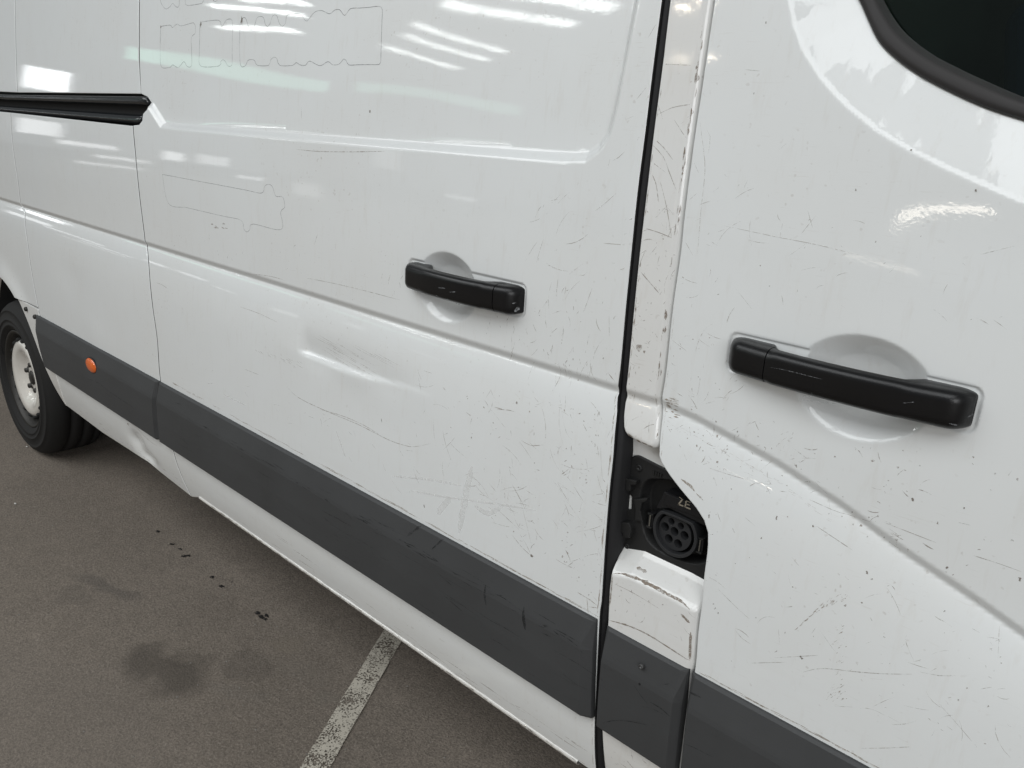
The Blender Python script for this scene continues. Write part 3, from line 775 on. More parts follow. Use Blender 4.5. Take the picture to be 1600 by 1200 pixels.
# orange side marker
mx_, mz_ = on(142, 571, .021)
bm = bmesh.new(); bmesh.ops.create_uvsphere(bm, u_segments=24, v_segments=12, radius=1, matrix=Matrix.Translation((mx_, -.0195, mz_)) @ Matrix.Diagonal((.040, .009, .0225, 1)))
bm_obj('side_marker_lens', bm, M_ORANGE, side_low, True)
bm = bmesh.new(); bmesh.ops.create_uvsphere(bm, u_segments=24, v_segments=12, radius=1, matrix=Matrix.Translation((mx_, -.0185, mz_)) @ Matrix.Diagonal((.0440, .005, .0255, 1)))
bm_obj('side_marker_bezel', bm, M_RUBBER, side_low, True)
def screw(name, px, py, o, r, parent, mat=M_SCREW):
    x, z = on(px, py, o)
    lathe(name, [(0, .0012), (r * .28, .0012), (r * .34, -.0008), (r * .75, -.0018), (r, -.0004), (r, .003)], x, -o, z, mat, parent, 18)
screw('screw', 1001.5, 1042, .0185, .0042, lowp)
lathe('screw_hole', [(0, 0), (.0017, 0), (.0021, .001)], *[(lambda p: (p[0], -.0207, p[1]))(on(999, 1069, .0205))][0], M_UNDER, lowp, 10)

# ---- charge point
PO = POC + .006
def cp(pts, o): return [on(a, b, o) for a, b in crop(960, 690, 5.217, pts)]
plate_px = [(150, 117), (192, 114), (400, 220), (620, 330), (860, 450), (860, 1225), (725, 1168), (155, 945), (85, 885), (64, 830), (78, 545), (135, 560), (140, 440), (105, 430), (120, 320), (133, 150)]
plate_out = round_poly(cp(plate_px, PO), .004, 4)
bowl_px = [(250, 320), (330, 298), (480, 318), (640, 400), (780, 520), (850, 700), (830, 900), (740, 990), (620, 1000), (440, 940), (300, 850), (235, 740), (205, 560), (205, 420)]
bowl = catmull(cp(bowl_px, PO), .004, True)
def O_plate(x, z):
    d = -sdf(x, z, bowl); return PO - .020 * sst(0, .008, d)
port = panel('charge_port', plate_out, O_plate, M_PORT, van, grid=.006, refine=[(lambda x, z: np.abs(sdf(x, z, bowl) + .004) < .007, .0018)], flange=.006, edge=.001)
port['label'] = 'black charging inlet with its flap missing'
DEEP = PO - .020
def ring(name, outer, inner, o1, o0, mat, parent, bev=.0008):
    n = len(outer); V = [(x, -o1, z) for x, z in outer] + [(x, -o1, z) for x, z in inner] + [(x, -o0, z) for x, z in outer] + [(x, -o0, z) for x, z in inner]; F = []
    for i in range(n):
        j = (i + 1) % n
        F += [(i, j, n + j, n + i), (2 * n + i, 2 * n + j, j, i), (n + i, n + j, 3 * n + j, 3 * n + i)]
    o = mesh(name, V, F, mat, parent)
    if bev: bevel(o, bev, 2)
    return o
IN_O = PO + .008
ic = on(*crop(960, 690, 5.217, [(488, 747)])[0], IN_O)
L_, R_ = on(*crop(960, 690, 5.217, [(318, 690)])[0], IN_O), on(*crop(960, 690, 5.217, [(660, 800)])[0], IN_O)
r0 = (R_[0] - L_[0]) / 2 * 1.06
def dshape(cx_, cz_, r, flat, n=56):
    """round inlet outline with a flattened top"""
    out = []
    for k in range(n):
        a = 2 * math.pi * k / n; x, z = r * math.cos(a), r * math.sin(a)
        if z > flat * r: 
            z = flat * r + (z - flat * r) * .12
        out.append((cx_ + x, cz_ + z))
    return out
rz = .86
sock = ring('socket_ring', dshape(*ic, r0, .70), dshape(*ic, r0 * .865, .69), IN_O, DEEP, M_RING, port)
prism('socket_cavity', dshape(*ic, r0 * .87, .69), DEEP + .003, DEEP - .004, M_PORTD, port)
# insert with seven contact wells
ICO = PO + .001
ic2 = on(*crop(960, 690, 5.217, [(492, 744)])[0], ICO); r1 = r0 * .70
bm = bmesh.new()
outer = dshape(*ic2, r1 * 1.05, .80, 48)
wells = []
for (a, b, rr) in ((465, 650, .18), (541, 688, .18), (413, 693, .232), (490, 732, .232), (571, 766, .232), (443, 791, .232), (519, 833, .232)):
    x, z = on(*crop(960, 690, 5.217, [(a, b)])[0], ICO); wells.append((x, z, rr * r1 * 1.13))
loops = [outer] + [[(x + r * math.cos(2 * math.pi * k / 20), z + r * math.sin(2 * math.pi * k / 20)) for k in range(20)] for x, z, r in wells]
pts, ed = [], []
for lp_ in loops:
    s = len(pts); pts += lp_; ed += [(s + i, s + (i + 1) % len(lp_)) for i in range(len(lp_))]
v2, _, f2, orig, _, _ = delaunay_2d_cdt([Vector(p) for p in pts], ed, [], 0, 1e-6)
vx = [bm.verts.new((v.x, -ICO, v.y)) for v in v2]
for f in f2:
    c0 = sum((v2[i] for i in f), Vector((0, 0))) / len(f)
    if not inpoly(np.array([c0.x]), np.array([c0.y]), outer)[0] or any((c0.x - x) ** 2 + (c0.y - z) ** 2 < (r * .97) ** 2 for x, z, r in wells): continue
    try: bm.faces.new([vx[i] for i in f])
    except ValueError: pass
for lp_ in loops:
    n = len(lp_); dep = .022
    A = [bm.verts.new((x, -ICO, z)) for x, z in lp_]; B = [bm.verts.new((x, -(ICO - dep), z)) for x, z in lp_]
    for i in range(n): bm.faces.new((A[i], A[(i + 1) % n], B[(i + 1) % n], B[i]))
bmesh.ops.remove_doubles(bm, verts=bm.verts[:], dist=1e-6)
bm_obj('socket_insert', bm, M_RING, port)
for i, (x, z, r) in enumerate(wells):
    lathe('contact_pin', [(0, -.007), (r * .16, -.0065), (r * .22, -.005), (r * .22, .016)], x, -(ICO - .020), z, M_PIN if i in (2, 3, 4) else M_PORTD, port, 12)
# cover block over the inlet with its lettering
blk = cp([(408, 408), (640, 505), (800, 590), (760, 700), (640, 640), (450, 545), (338, 545)], PO + .004)
prism('inlet_cover', blk, PO + .004, DEEP, M_PORTD, port, .0012)
blk2 = cp([(425, 425), (640, 515), (780, 590), (745, 650), (600, 585), (400, 512)], PO + .0065)
prism('inlet_cover', blk2, PO + .0062, PO + .002, M_PORTD, port, .0006)
def glyph(strokes, o):
    V, F = [], []
    for (a, b, wd) in strokes:
        p, q = [np.array(on(*crop(1010, 750, 15, [t])[0], o)) for t in (a, b)]
        d = (q - p) / (np.linalg.norm(q - p) + 1e-9); nn = np.array([-d[1], d[0]]) * wd / 2; n = len(V)
        for pp in (p - nn, q - nn, q + nn, p + nn): V.append((pp[0], -o, pp[1]))
        F.append((n, n + 1, n + 2, n + 3))
    return V, F
o_ = PO + .0068
V, F = glyph([((770, 400), (855, 455), .0010), ((850, 450), (745, 575), .0020), ((740, 565), (868, 612), .0021)], o_)
V2, F2 = glyph([((935, 490), (905, 640), .0021), ((935, 487), (1030, 525), .0010), ((920, 558), (1015, 590), .0015), ((905, 632), (1035, 680), .0021)], o_ + .0003)
mesh('letter_z', V, F, M_LETTER, port); mesh('letter_e', V2, F2, M_LETTER, port)
# latches each side of the inlet
for (a, b) in ((297, 640), (703, 842)):
    x, z = on(*crop(960, 690, 5.217, [(a, b)])[0], PO)
    la = box('latch', x - .0045, x + .0045, -(PO + .001), -DEEP, z - .011, z + .011, M_PORTD, port, .001)
    lathe('latch_wire', [(0, 0), (.0009, 0)], x, -PO, z, M_LATCH, port, 8) if False else box('latch_wire', x - .0010, x + .0010, -(PO + .0035), -(PO + .0012), z - .009, z + .009, M_LATCH, port, .0006)
    box('latch_clip', x - .0045, x + .0045, -(PO + .004), -(PO + .001), z + .0092, z + .0118, M_PORT, port, .0006)
    box('latch_clip', x - .0045, x + .0045, -(PO + .004), -(PO + .001), z - .0118, z - .0092, M_PORT, port, .0006)
# screws, ribbed clips, hinge brackets
for a, b, r in ((200, 215, .0052), (102, 852, .0042)):
    px, py = crop(960, 690, 5.217, [(a, b)])[0]; screw('plate_screw', px, py, PO + .001, r, port, M_PORT)
for a, b in ((355, 262), (182, 930), (632, 1110)):
    x, z = on(*crop(960, 690, 5.217, [(a, b)])[0], PO)
    V, F = [], []
    for k in range(4): box_data(x - .0075 + k * .004, x - .0050 + k * .004, -(PO + .002), -PO + .001, z - .0028, z + .0028, V, F)
    mesh('ribbed_clip', V, F, M_PORT, port)
for pts_, oo in (([(45, 300), (110, 293), (200, 312), (190, 345), (150, 345), (148, 395), (108, 395), (105, 338), (50, 335)], .010),
                 ([(0, 665), (60, 672), (65, 645), (142, 650), (160, 700), (145, 775), (95, 770), (90, 730), (0, 715)], .012),
                 ([(160, 470), (275, 458), (270, 480), (225, 500), (215, 560), (235, 650), (170, 640), (175, 540)], .006)):
    bevel(prism('hinge_bracket', cp(pts_, PO + .004), PO + oo, PO - .002, M_PORT, port), .0012, 2)

# ---- wheel
WX, WZ, WY = on(41, 597, -.05)[0], .240, .038
TP = [(.193, .012), (.200, -.002), (.215, -.0095), (.216, -.0115), (.222, -.0120), (.223, -.0105), (.236, -.0125), (.237, -.0145), (.241, -.0145), (.242, -.0125), (.262, -.012), (.272, -.0085), (.273, -.0105), (.277, -.009), (.278, -.0065), (.290, -.001), (.303, .014), (.3105, .034), (.3105, .062), (.303, .065), (.303, .072), (.312, .075), (.312, .110), (.303, .113), (.303, .120), (.312, .123), (.312, .155), (.303, .158), (.303, .166), (.311, .169), (.304, .190), (.29, .205), (.193, .20)]
wheel = bpy.data.objects.new('wheel', None); C.objects.link(wheel); wheel.parent = van
lathe('tyre', TP, WX, WY, WZ, M_TYRE, wheel, 96)
lathe('wheel_rim', [(.194, .010), (.198, .003), (.194, -.001), (.187, .003), (.182, .014), (.176, .026), (.172, .065), (.166, .09)], WX, WY, WZ, M_BOLT, wheel, 72)
disc = lathe('wheel_disc', [(.170, .075), (.162, .050), (.157, .024), (.150, .012), (.138, .007), (.112, .012), (.090, .034), (.078, .042), (.054, .043), (.048, .038), (.035, .036), (.0, .036)], WX, WY, WZ, M_RIM, van, 72)
disc.name = 'wheel_disc'; disc.parent = wheel
for k in range(18):
    a = 2 * math.pi * (k + .3) / 18; r = .1555
    bm = bmesh.new(); bmesh.ops.create_uvsphere(bm, u_segments=14, v_segments=8, radius=1, matrix=Matrix.Translation((WX + r * math.cos(a), WY + .020, WZ + r * math.sin(a))) @ Matrix.Rotation(-a, 4, 'Y') @ Matrix.Diagonal((.0095, .014, .0125, 1)))
    bm_obj('vent_hole', bm, M_UNDER, wheel, True)
for k in range(5):
    a = 2 * math.pi * k / 5 + .25; r = .054
    lathe('wheel_bolt', [(0, -.014), (.008, -.014), (.010, -.012), (.010, -.004), (.0145, -.002), (.0145, .004)], WX + r * math.cos(a), WY + .040, WZ + r * math.sin(a), M_BOLT, wheel, 6)
lathe('hub_cap', [(0, -.006), (.025, -.006), (.030, 0), (.030, .01)], WX, WY + .036, WZ, M_BOLT, wheel, 24)

# ------------------------------------------------------------------ wear on the paint: thin marks lying on the pressed surface
class Marks:
    def __init__(self): self.V, self.F, self.L = [], [], []
    def stroke(self, P, O, wd, lift=.00035, jit=.25, taper=True):
        P = np.array(P, float); n = len(P)
        if n < 2: return
        T = np.gradient(P, axis=0); T /= np.linalg.norm(T, axis=1)[:, None] + 1e-9
        N = np.stack([-T[:, 1], T[:, 0]], 1); u = np.linspace(0, 1, n)
        ww = wd * .36 * (np.clip(np.minimum(u, 1 - u) * 6, .15, 1) if taper else 1) * (1 + jit * rng.normal(0, 1, n))
        ww = np.maximum(ww, wd * .08)
        A, B = P + N * ww[:, None], P - N * ww[:, None]; s = len(self.V)
        for a, b in zip(A, B):
            for q in (a, b): self.V.append((q[0], q[1])); self.L.append(lift)
        self.O = O
        for i in range(n - 1): self.F.append((s + 2 * i, s + 2 * i + 1, s + 2 * i + 3, s + 2 * i + 2))
    def blob(self, x, z, rx, rz, O, rot=0, lift=.0004, n=9, rough=.4):
        s = len(self.V)
        for k in range(n):
            a = 2 * math.pi * k / n; r = max(.25, 1 + rng.normal(0, rough)); u, v = rx * r * math.cos(a), rz * r * math.sin(a)
            X = x + u * math.cos(rot) - v * math.sin(rot); Z = z + u * math.sin(rot) + v * math.cos(rot)
            self.V.append((X, Z)); self.L.append(lift)
        self.O = O
        self.F.append(tuple(range(s, s + n)))
    def obj(self, name, mat, parent, clip=None):
        if not self.V: return
        if clip is not None:
            Q = np.array(self.V); ok = inpoly(Q[:, 0], Q[:, 1], clip) & (pdist(Q[:, 0], Q[:, 1], clip) > .0012); self.F = [f for f in self.F if all(ok[i] for i in f)]
            if not self.F: return
        Q = np.array(self.V); yy = -(self.O(Q[:, 0], Q[:, 1]) + np.array(self.L))
        o = mesh(name, np.stack([Q[:, 0], yy, Q[:, 1]], 1), self.F, mat, parent); o['kind'] = 'stuff'
        return o
def px_line(M_, pts, O, wd, step=.008, **k): M_.stroke(catmull([onS(a, b, O) for a, b in pts], step), O, wd, **k)

SKIP = []
def scatter(M_, O, quad, n, lmin, lmax, wmin, wmax, ang, spread, blobs=0.0, ok=None):
    """n small marks inside a quad of photograph points"""
    q = [np.array(onS(a, b, O)) for a, b in quad]
    n = int(n * .62); cl = [rng.random(2) for _ in range(5)]
    for _ in range(n):
        u, v = rng.random(), rng.random()
        if rng.random() < .55: c0 = cl[rng.integers(5)]; u, v = np.clip(c0 + rng.normal(0, .10, 2), 0, 1)
        p = (q[0] * (1 - u) + q[1] * u) * (1 - v) + (q[3] * (1 - u) + q[2] * u) * v
        if ok is not None and not ok(p): continue
        if rng.random() < blobs:
            r = rng.uniform(wmin, wmax) * 1.05; M_.blob(p[0], p[1], r, r * rng.uniform(.5, 1.3), O, rng.uniform(0, 3), n=7)
        else:
            L = lmin + (lmax * 1.5 - lmin) * rng.random() ** 3; a = ang + rng.normal(0, spread); c = rng.normal(0, .25)
            d = np.array([math.cos(a), math.sin(a)]); nn = np.array([-d[1], d[0]]); t = np.linspace(-.5, .5, 5)
            M_.stroke([p + d * L * k + nn * L * c * (k * k - .25) for k in t], O, (wmin + (wmax - wmin) * rng.random() ** 1.6) * (1 if L > .01 else .85), jit=.45)

FLD[O_door] = Field(O_door, -2.3, -.5); FLD[O_front] = Field(O_front, -.65, .1); FLD[O_side] = Field(O_side, -3.3, -1.9); FLD[O_pil] = Field(O_pil, -.75, -.4); FLD[O_low] = Field(O_low, -.75, -.4)
# sliding door
mk, ml, mc = Marks(), Marks(), Marks()
C3 = lambda pts: crop(300, 400, 2.4, pts)
for wd, pts in ((.0016, [(355, 488), (385, 520), (425, 545), (490, 575), (560, 605), (620, 630), (680, 660), (735, 688), (790, 708), (835, 715), (895, 703)]),
                (.0011, [(480, 575), (560, 598), (640, 632), (700, 668)]), (.0010, [(425, 82), (520, 100), (640, 128), (780, 165)]),
                (.0010, [(200, 65), (270, 72), (330, 85), (350, 95)]), (.0009, [(180, 190), (250, 215), (320, 248)]),
                (.0010, [(200, 425), (250, 445)]), (.0009, [(870, 430), (900, 440)]), (.0010, [(1145, 575), (1190, 578), (1215, 585)]),
                (.0010, [(1235, 690), (1270, 710), (1320, 708)]), (.0012, [(1210, 985), (1225, 1015), (1250, 1030)]), (.0013, [(1200, 1045), (1240, 1095), (1275, 1125)])):
    px_line(mk, C3(pts), O_door, wd)
px_line(mk, crop(0, 0, 2.58, [(1195, 602), (1280, 610), (1400, 612), (1550, 610)]), O_door, .0014)
px_line(mk, crop(0, 0, 2.58, [(1215, 430), (1216, 480)]), O_door, .0011)
for pts in ([(0, 990), (50, 950), (100, 905)], [(80, 755), (110, 738), (140, 710)], [(195, 465), (240, 410)], [(145, 560), (180, 545)], [(40, 1140), (140, 1148)], [(250, 175), (285, 115)]):
    px_line(ml, crop(930, 0, 3, pts), O_door, .0011)
scatter(ml, O_door, [(760, 430), (975, 470), (960, 620), (740, 560)], 110, .004, .030, .0006, .0013, 1.5, .35)
scatter(mk, O_door, [(800, 440), (975, 480), (962, 610), (780, 560)], 70, .003, .014, .0006, .0013, 1.5, .5, .25)
scatter(ml, O_door, [(640, 580), (955, 650), (935, 930), (640, 740)], 260, .004, .045, .0006, .0012, -.35, .9)
scatter(mk, O_door, [(680, 600), (955, 650), (936, 945), (760, 800)], 110, .003, .016, .0006, .0014, .4, .9, .3)
scatter(mk, O_door, [(880, 640), (958, 650), (938, 950), (880, 900)], 90, .003, .014, .0006, .0016, .6, .9, .3)
scatter(ml, O_door, [(300, 360), (560, 440), (560, 500), (280, 400)], 40, .003, .012, .0005, .0010, 1.5, .5)
scatter(ml, O_door, [(420, 340), (640, 380), (620, 470), (420, 420)], 40, .003, .020, .0006, .0010, 1.5, .4)
scatter(ml, O_door, [(300, 560), (640, 690), (640, 770), (300, 590)], 60, .004, .030, .0005, .0010, -.3, .6)
scatter(ml, O_door, [(850, 280), (1010, 200), (985, 440), (820, 420)], 45, .005, .040, .0005, .0010, .8, .5)
scatter(ml, O_door, [(300, 790), (900, 1160), (900, 1195), (320, 785)], 50, .005, .030, .0006, .0012, -.1, .4)
# scuffs: dent edge, chips
for (px, py, rx, rz_) in ((432, 565, .0, .0), (871 / 2.4 + 300, 938 / 2.4 + 400, .0022, .005), (711 / 2.4 + 300, 617 / 2.4 + 400, .0018, .005), (1218 / 2.4 + 300, 550 / 2.4 + 400, .0028, .0028), (1048 / 2.4 + 300, 680 / 2.4 + 400, .002, .003), (1275 / 2.4 + 300, 1125 / 2.4 + 400, .004, .003)):
    if rx: x, z = onS(px, py, O_door); mc.blob(x, z, rx * .6, rz_ * .6, O_door, .3)
x, z = onS(578, 174, O_door); mc.blob(x, z, .002, .003, O_door)
for _ in range(26):                                           # hatched rub left of the dent
    u = rng.random(); px, py = 395 + u * 75, 545 + u * 22 + rng.uniform(-3, 10) * u; x, z = onS(px, py, O_door); ml.stroke([(x, z), (x + .006, z - .001), (x + .013, z - .003)], O_door, .0009)
for _ in range(34):
    u = rng.random(); px, py = 482 + u * 110, 530 + u * 30 + rng.uniform(-14, 22); x, z = onS(px, py, O_door); ml.stroke([(x, z), (x + .02, z - .003), (x + .05 + .04 * rng.random(), z - .008)], O_door, .0008)
for _ in range(7):
    px, py = 850 / 2.58 + rng.uniform(0, 26), 900 / 2.58 + rng.uniform(0, 8); x, z = onS(px, py, O_door); mk.blob(x, z, .006, .0012, O_door)
ml.obj('light_scratches', M_SCRL, sdoor, door_clip); mk.obj('scratches', M_SCR, sdoor, door_clip); mc.obj('paint_chips', M_CHIP, sdoor, door_clip)
# grime along the leading edge of the door and above the moulding
mg = Marks()
for a, b in zip(DOORF[7:], DOORF[8:]):
    for _ in range(7):
        t = rng.random(); x = a[0] + (b[0] - a[0]) * t - .0032 - abs(rng.normal(0, .0006)); z = a[1] + (b[1] - a[1]) * t
        L = rng.uniform(.004, .03); mg.stroke([(x, z), (x - .0004, z + L / 2), (x, z + L)], O_door, rng.uniform(.0006, .0016), jit=.5)
for _ in range(120):
    px = rng.uniform(260, 930); py = 590 + (px - 250) * .548 - rng.uniform(1, 3.5); x, z = onS(px, py, O_door)
    L = rng.uniform(.01, .06); mg.stroke([(x, z), (x + L / 2, z), (x + L, z)], O_door, rng.uniform(.0006, .0014), jit=.5)
for pts in ([(857, 560), (862, 620)], [(865, 595), (900, 600)], [(820, 540), (870, 570), (895, 590)]):
    px_line(mg, crop(560, 700, 2.4, pts), O_door, .0016)
mg.obj('edge_grime', M_BROWN, sdoor, door_clip)
# sill lip chips
mg = Marks(); OL = lambda x, z: np.full(np.shape(x), oS + .0032)
for _ in range(260):
    x = rng.uniform(-1.9, -.64); k = rng.random(); L = rng.uniform(.003, .02); z = .2935 + rng.normal(0, .0012)
    mg.stroke([(x, z), (x + L / 2, z + rng.normal(0, .0006)), (x + L, z)], OL, rng.uniform(.0006, .0018), jit=.5)
mg.obj('sill_chips', M_CHIP, sdoor)
# ghost outlines of removed lettering
mo, mb = Marks(), Marks()
D4 = lambda pts: crop(220, 0, 4, pts)
DEC = [[(125, 165), (185, 157), (197, 173), (215, 158), (232, 150), (252, 162), (330, 142), (340, 155), (342, 205), (318, 235), (318, 410), (290, 415), (270, 385), (235, 422), (200, 405), (185, 420), (130, 418), (122, 330), (125, 165)],
       [(370, 150), (385, 137), (488, 127), (505, 165), (520, 150), (535, 125), (568, 122), (575, 170), (570, 405), (545, 412), (530, 385), (513, 372), (500, 385), (490, 412), (375, 412), (367, 330), (370, 150)],
       [(620, 165), (630, 118), (655, 113), (672, 160), (690, 185), (710, 165), (725, 115), (745, 103), (768, 110), (780, 155), (793, 167), (808, 150), (825, 100), (850, 97), (868, 150), (887, 163), (905, 145), (915, 95), (960, 85), (1000, 88), (1020, 115), (1040, 132), (1085, 78), (1130, 66), (1180, 86), (1215, 62), (1245, 62), (1275, 97), (1310, 55), (1490, 40), (1510, 60), (1506, 200), (1500, 390), (1490, 403), (1300, 405), (1285, 378), (1270, 368), (1240, 400), (1200, 405), (1170, 385), (1120, 410), (1055, 382), (1030, 408), (995, 405), (972, 390), (950, 408), (870, 408), (850, 365), (832, 358), (812, 375), (800, 408), (730, 408), (712, 378), (690, 372), (668, 380), (655, 410), (625, 410), (618, 300), (620, 165)],
       [(122, -60), (125, 10), (155, 55), (185, 40), (200, 20), (220, 42), (240, 35), (245, -60)], [(270, -60), (278, 0), (290, 33), (385, 20), (395, 0), (400, -60)], [(440, -20), (460, 8), (480, 0), (485, -40)]]
def dense(pts, m=4):
    out = []
    for a, b in zip(pts, pts[1:]):
        n = max(1, int(math.hypot(b[0] - a[0], b[1] - a[1]) / 60))
        out += [(a[0] + (b[0] - a[0]) * k / n, a[1] + (b[1] - a[1]) * k / n) for k in range(n)]
    return out + [pts[-1]]
for pts in DEC: px_line(mo, D4(dense(pts)), O_door, .0011, .005, jit=.12, taper=False)
px_line(mo, crop(0, 0, 2.58, dense([(655, 703), (1055, 778), (1068, 750), (1085, 743), (1100, 755), (1112, 790), (1140, 795), (1148, 835), (1132, 855), (1133, 925), (1020, 903), (1008, 925), (995, 935), (983, 922), (972, 888), (680, 820), (655, 703)])), O_door, .0009, .005, jit=.12, taper=False)
mo.obj('removed_letter_outlines', M_GHOST, sdoor, door_clip)
for (a, b, rx, rz_) in ((632, 132, .004, .011), (374, 152, .0025, .007), (126, 168, .002, .003)):
    x, z = onS(*D4([(a, b)])[0], O_door); mb.blob(x, z, rx * 1.3, rz_ * .9, O_door)
mb.obj('decal_residue', M_CHIP, sdoor, door_clip)
# pale ghost of cross-shaped tape low on the door
mt = Marks()
for pts, wd in (([(1050, 790), (1030, 880), (1015, 960), (1000, 1040)], .020), ([(750, 825), (900, 840), (1010, 862)], .006), ([(820, 880), (960, 905), (1180, 935), (1290, 955)], .005), ([(970, 905), (920, 965)], .018), ([(1060, 935), (1110, 965), (1170, 935)], .012), ([(540, 655), (560, 710), (575, 752)], .006), ([(120, 520), (200, 560)], .004)):
    px_line(mt, C3(pts), O_door, wd, jit=.12, lift=.0002)
mt.obj('tape_ghost', M_TAPE, sdoor, door_clip)
# side panel: a few lines
ms = Marks()
for pts in ([(735, 185), (760, 195), (785, 212)],): px_line(ms, crop(0, 380, 3, pts), O_door, .0012)
for pts in ([(610, 840), (640, 865), (700, 925), (740, 950)], [(420, 700), (480, 735), (560, 785)], [(620, 830), (700, 880), (800, 935)]): px_line(ms, crop(0, 380, 3, pts), O_side, .0016)
for _ in range(40):
    px = rng.uniform(100, 285); py = 634 + (px - 104) * .71 - rng.uniform(1, 12); x, z = onS(px, py, O_side); ms.stroke([(x, z), (x + .012, z - .001), (x + .02, z)], O_side, .0013)
x, z = onS(200, 663, O_side); ms.blob(x, z, .008, .005, O_side)
ms.obj('scratches', M_SCR, side_low)
# pillar
mk, ml, mb = Marks(), Marks(), Marks()
for pts in ([(265, 640), (320, 690), (365, 750)], [(270, 680), (320, 735), (345, 800), (380, 890)], [(255, 750), (330, 808)], [(290, 540), (360, 505), (445, 490)], [(285, 460), (318, 560)], [(370, 560), (430, 650)], [(255, 790), (285, 860), (297, 950)], [(305, 850), (335, 970), (358, 1110)], [(218, 1065), (300, 1090), (360, 1115)], [(310, 300), (450, 306)], [(405, 580), (440, 545)]):
    px_line(mk if len(pts) > 2 else ml, crop(930, 0, 3, pts), O_pil, .0011)
px_line(mk, crop(940, 380, 3.53, [(200, 140), (270, 220), (325, 285)]), O_pil, .0013)
scatter(ml, O_pil, [(1000, 330), (1062, 330), (1030, 690), (978, 660)], 120, .003, .020, .0006, .0012, .6, 1.0)
scatter(mk, O_pil, [(1000, 300), (1066, 300), (1030, 640), (980, 620)], 45, .003, .012, .0006, .0012, .6, 1.0, .35)
for (a, b, rx, rz_) in ((152, 645, .006, .008), (205, 572, .0055, .005), (235, 600, .002, .0025)):
    x, z = onS(*crop(940, 380, 3.53, [(a, b)])[0], O_pil); mk.blob(x, z, rx * .8, rz_ * .8, O_pil)
for k in range(46):
    z = rng.uniform(.90, 1.42); x = np.interp(z, PRZ, PRX) - rng.uniform(.0035, .0075); L = rng.uniform(.004, .018)
    mb.stroke([(x, z), (x + .0004, z + L / 2), (x, z + L)], O_pil, rng.uniform(.0008, .0022), jit=.5)
for k in range(20):
    z = rng.uniform(.90, 1.40); x = np.interp(z, [p[1] for p in pl[::-1]], [p[0] for p in pl[::-1]]) + rng.uniform(.0025, .004); mb.stroke([(x, z), (x, z + .005), (x, z + .01)], O_pil, .0014, jit=.5)
for a, b in zip([PL[-1]] + pb, pb):
    for _ in range(14):
        t = rng.random(); x = a[0] + (b[0] - a[0]) * t; z = a[1] + (b[1] - a[1]) * t + rng.uniform(.002, .005); mb.stroke([(x, z), (x + .003, z - .0005), (x + .007, z - .001)], O_pil, .0018, jit=.5)
ml.obj('light_scratches', M_SCRL, pillar, pil_clip); mk.obj('scratches', M_SCR, pillar, pil_clip); mb.obj('edge_grime', M_GRIME, pillar, pil_clip)
# lower pillar
mk, mb = Marks(), Marks()
C8 = lambda pts: crop(860, 860, 3.53, pts)
for pts, wd in (([(350, 128), (400, 128), (470, 150), (560, 192), (640, 238), (720, 278), (770, 325)], .0035), ([(345, 130), (338, 200), (328, 300)], .0020), ([(720, 350), (770, 400)], .004), ([(775, 450), (772, 520), (770, 600)], .0030), ([(325, 385), (430, 415), (540, 465), (660, 540), (770, 605)], .0022), ([(500, 80), (555, 105)], .004)):
    px_line(mb, C8(pts), O_low, wd * 1.35, .004, jit=.22)
for pts in ([(355, 185), (450, 230), (600, 320)], [(430, 190), (450, 195)], [(560, 265), (575, 275)], [(660, 460), (700, 480)]): px_line(mk, C8(pts), O_low, .0010)
scatter(mk, O_low, [(960, 910), (1080, 960), (1075, 1030), (955, 965)], 40, .003, .012, .0006, .0012, .0, 1.0, .3)
scatter(mk, O_low, [(945, 1150), (1010, 1190), (1000, 1200), (945, 1195)], 20, .003, .015, .0006, .0012, -.5, .6, .2)
mk.obj('scratches', M_SCR, lowp, low_clip); mb.obj('edge_grime', M_GRIME, lowp, low_clip)
mw = Marks()
for _ in range(26):
    px = rng.uniform(330, 900); py = 790 + (px - 320) * .70 - rng.uniform(8, 34); x, z = onS(px, py, O_door); L = rng.uniform(.02, .09)
    mw.stroke([(x, z), (x + L / 2, z + rng.normal(0, .001)), (x + L, z + rng.normal(0, .002))], O_door, rng.uniform(.0012, .003), jit=.4)
mw.obj('sill_streaks', M_SCRL, sdoor, door_clip)
# front door
mk, ml, mc, mb = Marks(), Marks(), Marks(), Marks()
C2 = lambda pts: crop(1080, 640, 2.142, pts)
for wd, pts in ((.0009, [(375, 878), (440, 866), (560, 878), (650, 884), (740, 885)]), (.0009, [(765, 877), (830, 890), (885, 890)]), (.0008, [(570, 1133), (660, 1132), (735, 1128)]), (.0010, [(945, 488), (1030, 515), (1105, 542)]),
                (.0008, [(60, 195), (120, 215), (190, 235)]), (.0008, [(180, 360), (215, 390)]), (.0009, [(420, 390), (480, 430), (540, 470)]), (.0008, [(640, 375), (730, 410), (820, 445)]), (.0008, [(90, 600), (150, 660), (195, 700)]),
                (.0010, [(145, 735), (170, 765), (200, 785)]), (.0007, [(200, 848), (320, 845)]), (.0007, [(280, 830), (425, 822)]), (.0006, [(830, 985), (880, 1040), (940, 1110)]), (.0007, [(480, 992), (540, 995)]), (.0007, [(600, 900), (640, 903)]), (.0007, [(395, 300), (500, 345), (600, 375)])):
    px_line(mk, C2(pts), O_front, wd)
for pts in ([(490, 560), (505, 680), (515, 800), (495, 1000), (480, 1200)], [(450, 730), (485, 810)], [(410, 1110), (460, 1200)], [(520, 600), (540, 640), (530, 720)]): px_line(ml, crop(930, 0, 3, pts), O_front, .0008)
C1 = lambda pts: crop(1000, 0, 2.667, pts)
